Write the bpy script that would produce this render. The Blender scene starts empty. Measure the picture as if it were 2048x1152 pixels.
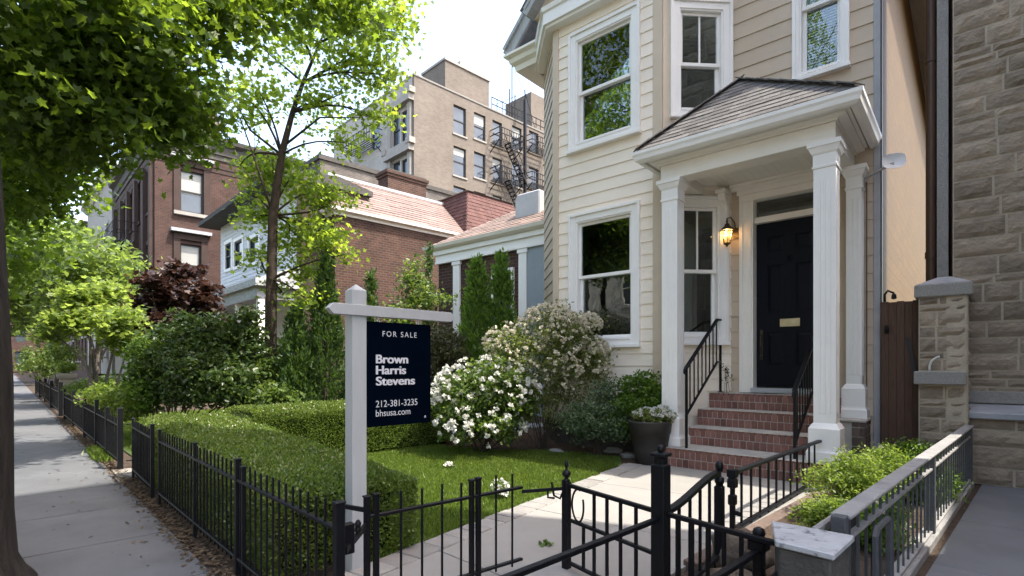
import bpy, math, random
import numpy as np
from mathutils import Vector, Matrix

# ------------------------------------------------------------------ camera, sky, sun, exposure
SC = bpy.context.scene
COL = SC.collection
EYE = 1.2
YAW = math.radians(41)
FPX, CX, HY = 1050.0, 1024.0, 730.0
cam_d = bpy.data.cameras.new("camera")
cam = bpy.data.objects.new("camera", cam_d)
COL.objects.link(cam)
cam.location = (0, 0, EYE)
cam.rotation_euler = (math.radians(90), 0, YAW)
cam_d.sensor_width = 36.0
cam_d.lens = 36.0 * FPX / 2048.0
cam_d.shift_y = (HY - 576.0) / 2048.0
cam_d.clip_start = 0.05
cam_d.clip_end = 2000
SC.camera = cam

SUN_EL, SUN_AZ = math.radians(61), math.radians(24)      # azimuth from +X towards +Y
world = bpy.data.worlds.new("World")
SC.world = world
world.use_nodes = True
wn = world.node_tree.nodes
sky = wn.new("ShaderNodeTexSky")
sky.sky_type = 'NISHITA'
sky.sun_disc = False
sky.sun_elevation = SUN_EL
sky.sun_rotation = math.radians(90) - SUN_AZ
sky.air_density = 1.15
sky.dust_density = 2.6
sky.ozone_density = 1.0
wbal = wn.new("ShaderNodeMix"); wbal.data_type = 'RGBA'; wbal.blend_type = 'MULTIPLY'; wbal.inputs[0].default_value = 1.0
wbal.inputs[7].default_value = (1.12, 1.0, 0.91, 1.0)
world.node_tree.links.new(sky.outputs[0], wbal.inputs[6])
world.node_tree.links.new(wbal.outputs[2], wn["Background"].inputs[0])
wn["Background"].inputs[1].default_value = 0.15
sun_d = bpy.data.lights.new("sun", 'SUN')
sun_d.energy = 2.0
sun_d.angle = math.radians(0.5)
sun_d.color = (1.0, 0.94, 0.84)
sun = bpy.data.objects.new("sun", sun_d)
COL.objects.link(sun)
SUNV = Vector((math.cos(SUN_EL) * math.cos(SUN_AZ), math.cos(SUN_EL) * math.sin(SUN_AZ), math.sin(SUN_EL)))
sun.rotation_euler = SUNV.to_track_quat('Z', 'Y').to_euler()
sun.location = SUNV * 60
SC.view_settings.view_transform = 'Standard'
SC.view_settings.look = 'None'
SC.view_settings.exposure = 2.32
SC.view_settings.gamma = 1.0
SC.view_settings.use_curve_mapping = False
SC.render.film_transparent = False
SC.cycles.max_bounces = 8
SC.cycles.transparent_max_bounces = 8
SC.cycles.use_denoising = True

# ------------------------------------------------------------------ frames and plane helpers
D = math.radians(-5)          # the street runs 5 degrees off the house's own axes
HF, SF = 0.0, D               # house frame, street frame

def rot(fr, p):
    c, s = math.cos(fr), math.sin(fr)
    return np.array([c * p[0] - s * p[1], s * p[0] + c * p[1], p[2]], float)

_R = np.array([math.cos(YAW), math.sin(YAW), 0]); _F = np.array([-math.sin(YAW), math.cos(YAW), 0]); _U = np.array([0, 0, 1.0])
_C = np.array([0, 0, EYE])

def ray(px, py): return _F + _R * (px - CX) / FPX + _U * (HY - py) / FPX
def at(px, py, depth, fr=HF): return rot(-fr, _C + ray(px, py) * depth)
def gnd(px, py, z=0.0, fr=HF):
    d = ray(px, py); return rot(-fr, _C + d * ((z - EYE) / d[2]))
def onX(px, py, X, fr=SF):
    d = rot(-fr, ray(px, py)); return _C + d * (X / d[0])
def onY(px, py, Y, fr=SF):
    d = rot(-fr, ray(px, py)); return _C + d * (Y / d[1])

# ------------------------------------------------------------------ materials
def nmat(name):
    m = bpy.data.materials.new(name); m.use_nodes = True
    nt = m.node_tree
    return m, nt, nt.nodes, nt.links, nt.nodes["Principled BSDF"]

def c4(c): return (c[0], c[1], c[2], 1.0)

def surf(name, col, col2=None, scale=6.0, rough=0.7, bump=0.0, bscale=40.0, spec=0.35, metal=0.0, detail=6, fac=(0.35, 0.7),
         island=0.0, stretch=None, coat=0.0, dirt=None, dscale=1.5, dfac=(0.5, 0.75)):
    m, nt, N, L, b = nmat(name)
    b.inputs["Roughness"].default_value = rough
    b.inputs["Specular IOR Level"].default_value = spec
    b.inputs["Metallic"].default_value = metal
    if coat: b.inputs["Coat Weight"].default_value = coat
    tc = N.new("ShaderNodeTexCoord")
    vec = tc.outputs["Object"]
    if stretch:
        mp = N.new("ShaderNodeMapping"); mp.inputs["Scale"].default_value = stretch
        L.new(vec, mp.inputs[0]); vec = mp.outputs[0]
    out = None
    if col2 is not None:
        n = N.new("ShaderNodeTexNoise"); n.inputs["Scale"].default_value = scale; n.inputs["Detail"].default_value = detail
        n.inputs["Roughness"].default_value = 0.62
        L.new(vec, n.inputs["Vector"])
        mr = N.new("ShaderNodeMapRange"); mr.inputs[1].default_value = fac[0]; mr.inputs[2].default_value = fac[1]
        L.new(n.outputs["Fac"], mr.inputs[0])
        mx = N.new("ShaderNodeMix"); mx.data_type = 'RGBA'
        mx.inputs[6].default_value = c4(col); mx.inputs[7].default_value = c4(col2)
        L.new(mr.outputs[0], mx.inputs[0]); out = mx.outputs[2]
    if dirt is not None:
        n = N.new("ShaderNodeTexNoise"); n.inputs["Scale"].default_value = dscale; n.inputs["Detail"].default_value = 8
        n.inputs["Roughness"].default_value = 0.7
        L.new(vec, n.inputs["Vector"])
        mr = N.new("ShaderNodeMapRange"); mr.inputs[1].default_value = dfac[0]; mr.inputs[2].default_value = dfac[1]
        L.new(n.outputs["Fac"], mr.inputs[0])
        mx = N.new("ShaderNodeMix"); mx.data_type = 'RGBA'; mx.inputs[7].default_value = c4(dirt)
        if out is None: mx.inputs[6].default_value = c4(col)
        else: L.new(out, mx.inputs[6])
        L.new(mr.outputs[0], mx.inputs[0]); out = mx.outputs[2]
    if island:
        ge = N.new("ShaderNodeNewGeometry")
        hs = N.new("ShaderNodeHueSaturation")
        mr = N.new("ShaderNodeMapRange"); mr.inputs[3].default_value = 1 - island; mr.inputs[4].default_value = 1 + island
        L.new(ge.outputs["Random Per Island"], mr.inputs[0]); L.new(mr.outputs[0], hs.inputs["Value"])
        if out is None: hs.inputs["Color"].default_value = c4(col)
        else: L.new(out, hs.inputs["Color"])
        out = hs.outputs[0]
    if out is None: b.inputs["Base Color"].default_value = c4(col)
    else: L.new(out, b.inputs["Base Color"])
    if bump:
        n = N.new("ShaderNodeTexNoise"); n.inputs["Scale"].default_value = bscale; n.inputs["Detail"].default_value = 5
        L.new(vec, n.inputs["Vector"])
        bp = N.new("ShaderNodeBump"); bp.inputs["Strength"].default_value = bump; bp.inputs["Distance"].default_value = 0.02
        L.new(n.outputs["Fac"], bp.inputs["Height"]); L.new(bp.outputs[0], b.inputs["Normal"])
    return m

def brick(name, c1, c2, mortar, bw=0.21, rh=0.072, ms=0.009, offset=0.5, noise=(0.6, 1.25), rough=0.85, bump=0.5, nscale=1.2):
    m, nt, N, L, b = nmat(name)
    b.inputs["Roughness"].default_value = rough; b.inputs["Specular IOR Level"].default_value = 0.25
    tc = N.new("ShaderNodeTexCoord")
    bt = N.new("ShaderNodeTexBrick"); bt.offset = offset
    bt.inputs["Scale"].default_value = 1.0
    bt.inputs["Brick Width"].default_value = bw; bt.inputs["Row Height"].default_value = rh
    bt.inputs["Mortar Size"].default_value = ms; bt.inputs["Mortar Smooth"].default_value = 0.2; bt.inputs["Bias"].default_value = 0.0
    bt.inputs["Color1"].default_value = c4(c1); bt.inputs["Color2"].default_value = c4(c2); bt.inputs["Mortar"].default_value = c4(mortar)
    L.new(tc.outputs["UV"], bt.inputs["Vector"])
    n = N.new("ShaderNodeTexNoise"); n.inputs["Scale"].default_value = nscale; n.inputs["Detail"].default_value = 8; n.inputs["Roughness"].default_value = 0.7
    L.new(tc.outputs["UV"], n.inputs["Vector"])
    mr = N.new("ShaderNodeMapRange"); mr.inputs[1].default_value = 0.3; mr.inputs[2].default_value = 0.7
    mr.inputs[3].default_value = noise[0]; mr.inputs[4].default_value = noise[1]
    L.new(n.outputs["Fac"], mr.inputs[0])
    hs = N.new("ShaderNodeHueSaturation"); L.new(bt.outputs["Color"], hs.inputs["Color"]); L.new(mr.outputs[0], hs.inputs["Value"])
    L.new(hs.outputs[0], b.inputs["Base Color"])
    if bump:
        iv = N.new("ShaderNodeMath"); iv.operation = 'SUBTRACT'; iv.inputs[0].default_value = 1.0
        L.new(bt.outputs["Fac"], iv.inputs[1])
        bp = N.new("ShaderNodeBump"); bp.inputs["Strength"].default_value = bump; bp.inputs["Distance"].default_value = 0.01
        L.new(iv.outputs[0], bp.inputs["Height"]); L.new(bp.outputs[0], b.inputs["Normal"])
    return m

def leafmat(name, dark, light, trans, tw=0.4, rough=0.45, spec=0.35):
    m, nt, N, L, b = nmat(name)
    ge = N.new("ShaderNodeNewGeometry")
    rp = N.new("ShaderNodeValToRGB")
    rp.color_ramp.elements[0].color = c4(dark); rp.color_ramp.elements[1].color = c4(light)
    L.new(ge.outputs["Random Per Island"], rp.inputs[0])
    L.new(rp.outputs[0], b.inputs["Base Color"])
    b.inputs["Roughness"].default_value = rough; b.inputs["Specular IOR Level"].default_value = spec
    tr = N.new("ShaderNodeBsdfTranslucent")
    mx = N.new("ShaderNodeMix"); mx.data_type = 'RGBA'; mx.blend_type = 'MULTIPLY'; mx.inputs[0].default_value = 0.5
    mx.inputs[6].default_value = c4(trans); L.new(rp.outputs[0], mx.inputs[7])
    hs = N.new("ShaderNodeHueSaturation"); hs.inputs["Color"].default_value = c4(trans)
    mr = N.new("ShaderNodeMapRange"); mr.inputs[3].default_value = 0.55; mr.inputs[4].default_value = 1.25
    L.new(ge.outputs["Random Per Island"], mr.inputs[0]); L.new(mr.outputs[0], hs.inputs["Value"])
    L.new(hs.outputs[0], tr.inputs["Color"])
    ms = N.new("ShaderNodeMixShader"); ms.inputs[0].default_value = tw
    L.new(b.outputs[0], ms.inputs[1]); L.new(tr.outputs[0], ms.inputs[2])
    L.new(ms.outputs[0], N["Material Output"].inputs[0])
    return m

def glassmat(name, tint=(0.9, 0.95, 0.95), base=0.055, wav=0.004):
    m, nt, N, L, b = nmat(name)
    N.remove(b)
    tp = N.new("ShaderNodeBsdfTransparent"); tp.inputs[0].default_value = c4(tint)
    gl = N.new("ShaderNodeBsdfGlossy"); gl.inputs["Roughness"].default_value = 0.01; gl.inputs[0].default_value = (0.9, 0.93, 0.92, 1)
    fr = N.new("ShaderNodeFresnel"); fr.inputs[0].default_value = 1.55
    ad = N.new("ShaderNodeMath"); ad.operation = 'ADD'; ad.inputs[1].default_value = base; ad.use_clamp = True
    L.new(fr.outputs[0], ad.inputs[0])
    tc = N.new("ShaderNodeTexCoord"); n = N.new("ShaderNodeTexNoise"); n.inputs["Scale"].default_value = 2.5
    L.new(tc.outputs["Object"], n.inputs["Vector"])
    bp = N.new("ShaderNodeBump"); bp.inputs["Strength"].default_value = 0.25; bp.inputs["Distance"].default_value = wav
    L.new(n.outputs["Fac"], bp.inputs["Height"]); L.new(bp.outputs[0], gl.inputs["Normal"])
    ms = N.new("ShaderNodeMixShader")
    L.new(ad.outputs[0], ms.inputs[0]); L.new(tp.outputs[0], ms.inputs[1]); L.new(gl.outputs[0], ms.inputs[2])
    L.new(ms.outputs[0], N["Material Output"].inputs[0])
    return m

M = {}
M['cream'] = surf('cream_siding', (0.88, 0.785, 0.66), (0.84, 0.745, 0.62), 3.0, 0.55, 0.06, 60, 0.3, dirt=(0.66, 0.60, 0.53), dscale=2.0, dfac=(0.60, 0.95), island=0.03)
M['tan'] = surf('shaded_tan_siding', (0.54, 0.445, 0.335), (0.50, 0.41, 0.305), 3.0, 0.6, 0.06, 60, 0.3, dirt=(0.36, 0.30, 0.24), dscale=2.0, dfac=(0.58, 0.9), island=0.035)  # darker than the bay cream: shade on the main wall put in the colour
M['tanboard'] = surf('tan_board', (0.62, 0.52, 0.40), (0.58, 0.48, 0.36), 3.0, 0.55, 0.05, 60, 0.3)
M['white'] = surf('white_paint', (0.86, 0.84, 0.80), (0.82, 0.80, 0.76), 4.0, 0.42, 0.05, 30, 0.4, dirt=(0.66, 0.65, 0.62), dscale=3.0, dfac=(0.62, 1.0))
M['ivory'] = surf('ivory_paint', (0.85, 0.81, 0.73), (0.80, 0.76, 0.68), 4.0, 0.45, 0.05, 30, 0.4, dirt=(0.62, 0.59, 0.52), dscale=3.5, dfac=(0.62, 1.0))
M['greytrim'] = surf('grey_trim', (0.36, 0.37, 0.38), (0.30, 0.31, 0.32), 5.0, 0.6, 0.1, 40)
M['slate'] = surf('grey_roof_board', (0.40, 0.41, 0.41), (0.28, 0.29, 0.29), 3.0, 0.6, 0.15, 30, stretch=(6, 1, 1))
M['shingle'] = surf('asphalt_shingle', (0.175, 0.167, 0.160), (0.122, 0.117, 0.112), 9.0, 0.92, 0.5, 260, 0.2, island=0.22)
M['ridge'] = surf('ridge_cap', (0.135, 0.13, 0.127), (0.18, 0.172, 0.165), 9.0, 0.92, 0.4, 200, 0.2, island=0.2)
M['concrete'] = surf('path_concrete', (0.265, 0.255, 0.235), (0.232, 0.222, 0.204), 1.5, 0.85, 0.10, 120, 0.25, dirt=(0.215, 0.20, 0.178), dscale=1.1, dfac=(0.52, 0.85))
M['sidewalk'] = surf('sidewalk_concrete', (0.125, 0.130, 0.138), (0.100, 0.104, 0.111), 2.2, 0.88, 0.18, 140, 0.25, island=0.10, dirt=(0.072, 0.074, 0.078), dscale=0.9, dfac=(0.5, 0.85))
M['paver'] = surf('edging_paver', (0.27, 0.258, 0.238), (0.21, 0.20, 0.185), 6.0, 0.85, 0.3, 60, 0.25, island=0.15)
M['asphalt'] = surf('asphalt', (0.055, 0.055, 0.058), (0.04, 0.04, 0.042), 5.0, 0.9, 0.3, 200)
M['courtstone'] = surf('court_slab', (0.150, 0.157, 0.168), (0.110, 0.116, 0.126), 2.0, 0.62, 0.10, 90, 0.3, island=0.08, dirt=(0.20, 0.205, 0.21), dscale=4.0, dfac=(0.58, 0.8))
M['soil'] = surf('soil', (0.075, 0.052, 0.036), (0.040, 0.028, 0.020), 14.0, 0.95, 0.9, 50)
M['mulch'] = surf('mulch', (0.115, 0.068, 0.042), (0.050, 0.030, 0.020), 40.0, 0.95, 1.0, 70)
M['turf'] = surf('turf', (0.060, 0.090, 0.022), (0.035, 0.060, 0.014), 9.0, 0.95, 0.6, 70)
M['iron'] = surf('black_iron', (0.0038, 0.0042, 0.0058), (0.006, 0.0066, 0.0085), 9.0, 0.42, 0.12, 60, 0.22, dirt=(0.014, 0.014, 0.015), dscale=14.0, dfac=(0.62, 0.85))
M['greyiron'] = surf('grey_iron', (0.060, 0.064, 0.070), (0.085, 0.088, 0.092), 7.0, 0.55, 0.2, 70, 0.4, dirt=(0.13, 0.13, 0.13), dscale=11.0, dfac=(0.55, 0.8))
M['railcap'] = surf('worn_rail_cap', (0.30, 0.295, 0.285), (0.22, 0.215, 0.21), 9.0, 0.6, 0.2, 70, 0.4, dirt=(0.11, 0.105, 0.10), dscale=6.0, dfac=(0.55, 0.75))
M['navy'] = surf('navy_sign', (0.0012, 0.0034, 0.0078), (0.0010, 0.0028, 0.0066), 3.0, 0.6, 0.0, 40, 0.0)
M['letter'] = surf('sign_letter', (0.58, 0.58, 0.60), None, rough=0.6)
M['signwood'] = surf('sign_white', (0.40, 0.41, 0.405), (0.36, 0.37, 0.365), 3.0, 0.5, 0.08, 30, 0.3, stretch=(6, 6, 1), dirt=(0.30, 0.29, 0.27), dscale=5.0, dfac=(0.66, 0.9))
M['steel'] = surf('steel', (0.55, 0.55, 0.55), None, rough=0.35, metal=1.0)
M['door'] = surf('navy_door', (0.0028, 0.0042, 0.0090), (0.0036, 0.0055, 0.0115), 5.0, 0.42, 0.03, 30, 0.14)
M['brass'] = surf('pale_brass', (0.62, 0.56, 0.38), (0.50, 0.44, 0.28), 12.0, 0.35, 0.05, 60, 0.5, metal=0.7)
M['darkbrass'] = surf('dark_bronze', (0.09, 0.075, 0.05), (0.05, 0.042, 0.03), 12.0, 0.4, 0.05, 60, 0.5, metal=0.8)
M['pot'] = surf('planter_plastic', (0.034, 0.031, 0.030), (0.027, 0.025, 0.024), 3.0, 0.55, 0.06, 50, 0.35)
M['stepbrick'] = surf('step_brick', (0.235, 0.112, 0.087), (0.165, 0.080, 0.064), 20.0, 0.82, 0.4, 120, 0.25, island=0.30)
M['sidebrick'] = surf('weathered_step_brick', (0.135, 0.095, 0.075), (0.085, 0.065, 0.055), 20.0, 0.85, 0.4, 120, 0.25, island=0.25)
M['mortar'] = surf('mortar', (0.42, 0.38, 0.33), (0.33, 0.30, 0.26), 30.0, 0.9, 0.4, 150)
M['tread'] = surf('tread_stone', (0.47, 0.44, 0.39), (0.36, 0.335, 0.295), 8.0, 0.85, 0.3, 80, 0.25, island=0.10)
M['church'] = surf('church_stone', (0.33, 0.27, 0.20), (0.22, 0.18, 0.135), 5.0, 0.9, 1.0, 26, 0.2, island=0.24, dirt=(0.17, 0.15, 0.125), dscale=1.6, dfac=(0.52, 0.8))
M['churchmortar'] = surf('church_mortar', (0.50, 0.43, 0.33), (0.38, 0.33, 0.25), 8.0, 0.95, 0.4, 60)
M['granite'] = surf('granite_cap', (0.32, 0.31, 0.285), (0.22, 0.215, 0.20), 70.0, 0.8, 0.35, 110, 0.3, dirt=(0.16, 0.155, 0.14), dscale=4.0, dfac=(0.55, 0.8))
M['lead'] = surf('lead_cap', (0.36, 0.375, 0.40), (0.26, 0.27, 0.29), 6.0, 0.5, 0.15, 40, 0.4, dirt=(0.15, 0.15, 0.155), dscale=7.0, dfac=(0.58, 0.8))
M['whitecap'] = surf('scuffed_white_cap', (0.44, 0.45, 0.46), (0.30, 0.31, 0.32), 7.0, 0.4, 0.2, 60, 0.4, dirt=(0.05, 0.05, 0.055), dscale=16.0, dfac=(0.54, 0.66))
M['darkstone'] = surf('dark_stone', (0.085, 0.08, 0.072), (0.05, 0.047, 0.043), 9.0, 0.85, 0.6, 40, 0.25, dirt=(0.22, 0.21, 0.19), dscale=5.0, dfac=(0.6, 0.8))
M['gatewood'] = surf('gate_wood', (0.105, 0.062, 0.042), (0.060, 0.036, 0.026), 8.0, 0.8, 0.4, 30, 0.25, stretch=(9, 9, 0.6), island=0.15)
M['brownpipe'] = surf('brown_pipe', (0.085, 0.042, 0.022), (0.048, 0.026, 0.016), 5.0, 0.5, 0.1, 30, 0.4, stretch=(3, 3, 0.5))
M['gold'] = None
M['limestone'] = surf('limestone', (0.30, 0.285, 0.26), (0.24, 0.23, 0.21), 2.0, 0.85, 0.2, 40)
M['brownstone'] = surf('brownstone', (0.050, 0.032, 0.026), (0.036, 0.023, 0.019), 4.0, 0.85, 0.2, 40)
M['redbrick'] = brick('red_brick', (0.076, 0.035, 0.026), (0.052, 0.025, 0.019), (0.07, 0.058, 0.052), 0.215, 0.075, 0.012)
M['orangebrick'] = brick('orange_brick', (0.088, 0.038, 0.023), (0.054, 0.024, 0.015), (0.085, 0.069, 0.058), 0.23, 0.085, 0.014, noise=(0.6, 1.2))
M['tanbrick'] = brick('tan_brick', (0.175, 0.150, 0.124), (0.135, 0.116, 0.096), (0.165, 0.147, 0.127), 0.30, 0.10, 0.012, noise=(0.78, 1.12), nscale=0.35)
M['greybrick'] = brick('grey_brick', (0.42, 0.40, 0.37), (0.36, 0.345, 0.32), (0.34, 0.33, 0.30), 0.40, 0.16, 0.01, noise=(0.75, 1.1), nscale=0.5)
M['darkbrick'] = brick('dark_brick', (0.13, 0.115, 0.10), (0.09, 0.08, 0.072), (0.16, 0.145, 0.13), 0.25, 0.09, 0.01)
M['redtile'] = surf('red_roof_tile', (0.20, 0.145, 0.125), (0.16, 0.112, 0.096), 3.0, 0.75, 0.15, 40, 0.3, island=0.12)
M['darkredtile'] = surf('dark_red_tile', (0.10, 0.046, 0.038), (0.075, 0.034, 0.029), 3.0, 0.8, 0.15, 40, 0.3, island=0.15)
M['pinktile'] = surf('faded_pink_shingle', (0.24, 0.18, 0.15), (0.19, 0.14, 0.115), 3.0, 0.85, 0.2, 60, 0.3, island=0.12)
M['bluegrey'] = surf('blue_grey_panel', (0.29, 0.33, 0.36), (0.25, 0.29, 0.32), 2.0, 0.6)
M['metalgrey'] = surf('grey_sheet_metal', (0.42, 0.43, 0.43), (0.34, 0.35, 0.35), 3.0, 0.5, 0.05, 30, 0.4)
M['whiteclap'] = surf('white_clapboard', (0.66, 0.67, 0.68), (0.58, 0.59, 0.60), 3.0, 0.6, 0.05, 40, 0.3)
M['blind'] = surf('window_blind', (0.34, 0.35, 0.33), (0.29, 0.30, 0.285), 2.0, 0.7, stretch=(1, 1, 12))
M['darkframe'] = surf('dark_window_frame', (0.022, 0.022, 0.024), None, rough=0.5)
M['room'] = surf('dark_room', (0.018, 0.017, 0.016), (0.03, 0.028, 0.025), 1.0, 0.9)
M['glass'] = glassmat('window_glass')
M['farglass'] = surf('far_glass', (0.03, 0.04, 0.05), (0.06, 0.075, 0.09), 0.6, 0.06, 0.0, 10, 0.9)
M['lampglass'] = glassmat('lantern_glass', (1.0, 0.86, 0.62), 0.04)
M['bark'] = surf('maple_bark', (0.040, 0.034, 0.029), (0.016, 0.014, 0.012), 9.0, 0.95, 1.0, 14, 0.2, stretch=(2.2, 2.2, 0.45))
M['thinbark'] = surf('young_bark', (0.060, 0.045, 0.034), (0.035, 0.027, 0.021), 9.0, 0.9, 0.6, 30, 0.2)
M['greybark'] = surf('grey_bark', (0.14, 0.125, 0.11), (0.09, 0.08, 0.07), 9.0, 0.9, 0.6, 30, 0.2)
M['twig'] = surf('twig', (0.055, 0.042, 0.030), None, rough=0.9)
M['l_maple'] = leafmat('maple_leaf', (0.022, 0.048, 0.008), (0.070, 0.115, 0.018), (0.31, 0.46, 0.035), 0.46)
M['l_young'] = leafmat('young_leaf', (0.060, 0.110, 0.018), (0.130, 0.190, 0.030), (0.50, 0.66, 0.06), 0.50)
M['l_far'] = leafmat('far_tree_leaf', (0.040, 0.070, 0.018), (0.10, 0.145, 0.035), (0.36, 0.50, 0.08), 0.42)
M['l_jap'] = leafmat('green_japanese_maple_leaf', (0.065, 0.105, 0.022), (0.14, 0.19, 0.045), (0.45, 0.60, 0.10), 0.45)
M['l_red'] = leafmat('copper_leaf', (0.022, 0.012, 0.010), (0.052, 0.027, 0.020), (0.10, 0.045, 0.028), 0.25)
M['l_yew'] = leafmat('dark_shrub_leaf', (0.018, 0.038, 0.010), (0.060, 0.100, 0.022), (0.16, 0.25, 0.04), 0.25, 0.4, 0.4)
M['l_mid'] = leafmat('mid_shrub_leaf', (0.036, 0.070, 0.015), (0.105, 0.160, 0.034), (0.26, 0.38, 0.05), 0.33)
M['l_arb'] = leafmat('dark_arborvitae_leaf', (0.018, 0.044, 0.011), (0.055, 0.105, 0.020), (0.16, 0.28, 0.04), 0.26, 0.55)
M['l_arbl'] = leafmat('bright_arborvitae_leaf', (0.040, 0.100, 0.016), (0.120, 0.200, 0.032), (0.32, 0.52, 0.05), 0.36, 0.55)
M['l_hedge'] = leafmat('hedge_leaf', (0.045, 0.072, 0.011), (0.150, 0.190, 0.034), (0.26, 0.42, 0.06), 0.34, 0.33, 0.5)
M['l_box'] = leafmat('boxwood_leaf', (0.042, 0.090, 0.012), (0.105, 0.175, 0.026), (0.30, 0.48, 0.05), 0.34, 0.35)
M['l_blue'] = leafmat('bluish_shrub_leaf', (0.050, 0.085, 0.040), (0.120, 0.170, 0.080), (0.20, 0.30, 0.10), 0.25)
M['l_nand'] = leafmat('nandina_leaf', (0.085, 0.135, 0.020), (0.20, 0.26, 0.045), (0.40, 0.55, 0.07), 0.38)
M['l_spirea'] = leafmat('spirea_leaf', (0.060, 0.085, 0.022), (0.150, 0.175, 0.050), (0.40, 0.48, 0.09), 0.35)
M['l_brown'] = leafmat('olive_shrub_leaf', (0.030, 0.034, 0.014), (0.065, 0.066, 0.028), (0.14, 0.15, 0.04), 0.25)
M['l_grass'] = leafmat('grass_blade', (0.045, 0.080, 0.010), (0.120, 0.175, 0.022), (0.30, 0.42, 0.05), 0.35)
M['l_litter'] = leafmat('dry_leaf', (0.045, 0.030, 0.018), (0.13, 0.095, 0.060), (0.2, 0.13, 0.07), 0.15, 0.8)
M['petal'] = leafmat('white_petal', (0.66, 0.66, 0.60), (0.80, 0.79, 0.75), (0.8, 0.8, 0.72), 0.3, 0.6)
M['petalc'] = leafmat('cream_petal', (0.62, 0.57, 0.43), (0.80, 0.75, 0.62), (0.7, 0.64, 0.5), 0.3, 0.6)
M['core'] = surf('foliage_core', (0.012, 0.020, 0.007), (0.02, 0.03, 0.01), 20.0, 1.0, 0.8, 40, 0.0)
M['dishwhite'] = surf('dish_white', (0.70, 0.70, 0.69), (0.62, 0.62, 0.60), 5.0, 0.4)
M['dishgrey'] = surf('dish_grey', (0.34, 0.34, 0.34), None, rough=0.45)

def mk_gold():
    m, nt, N, L, b = nmat('golden_side_wall')
    b.inputs["Roughness"].default_value = 0.7; b.inputs["Specular IOR Level"].default_value = 0.3
    tc = N.new("ShaderNodeTexCoord")
    bt = N.new("ShaderNodeTexBrick"); bt.offset = 0.5
    for k, v in (("Scale", 1.0), ("Brick Width", 0.55), ("Row Height", 0.16), ("Mortar Size", 0.010), ("Mortar Smooth", 0.5)): bt.inputs[k].default_value = v
    bt.inputs["Color1"].default_value = (0.10, 0.056, 0.007, 1); bt.inputs["Color2"].default_value = (0.084, 0.047, 0.006, 1); bt.inputs["Mortar"].default_value = (0.055, 0.032, 0.009, 1)
    L.new(tc.outputs["UV"], bt.inputs["Vector"])
    n = N.new("ShaderNodeTexNoise"); n.inputs["Scale"].default_value = 7; n.inputs["Detail"].default_value = 6
    mp = N.new("ShaderNodeMapping"); mp.inputs["Scale"].default_value = (1.6, 4.5, 1); L.new(tc.outputs["UV"], mp.inputs[0]); L.new(mp.outputs[0], n.inputs["Vector"])
    mr = N.new("ShaderNodeMapRange"); mr.inputs[1].default_value = 0.55; mr.inputs[2].default_value = 0.68; L.new(n.outputs["Fac"], mr.inputs[0])
    mx = N.new("ShaderNodeMix"); mx.data_type = 'RGBA'; mx.inputs[7].default_value = (0.035, 0.02, 0.009, 1)
    L.new(bt.outputs["Color"], mx.inputs[6]); L.new(mr.outputs[0], mx.inputs[0]); L.new(mx.outputs[2], b.inputs["Base Color"])
    return m
M['gold'] = mk_gold()
def mk_emit(name, col, s):
    m, nt, N, L, b = nmat(name)
    b.inputs["Base Color"].default_value = c4(col); b.inputs["Emission Color"].default_value = c4(col); b.inputs["Emission Strength"].default_value = s
    return m
M['bulb'] = mk_emit('lit_bulb', (1.0, 0.62, 0.25), 1.3)

# ------------------------------------------------------------------ mesh builder
BASE = {}

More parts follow.
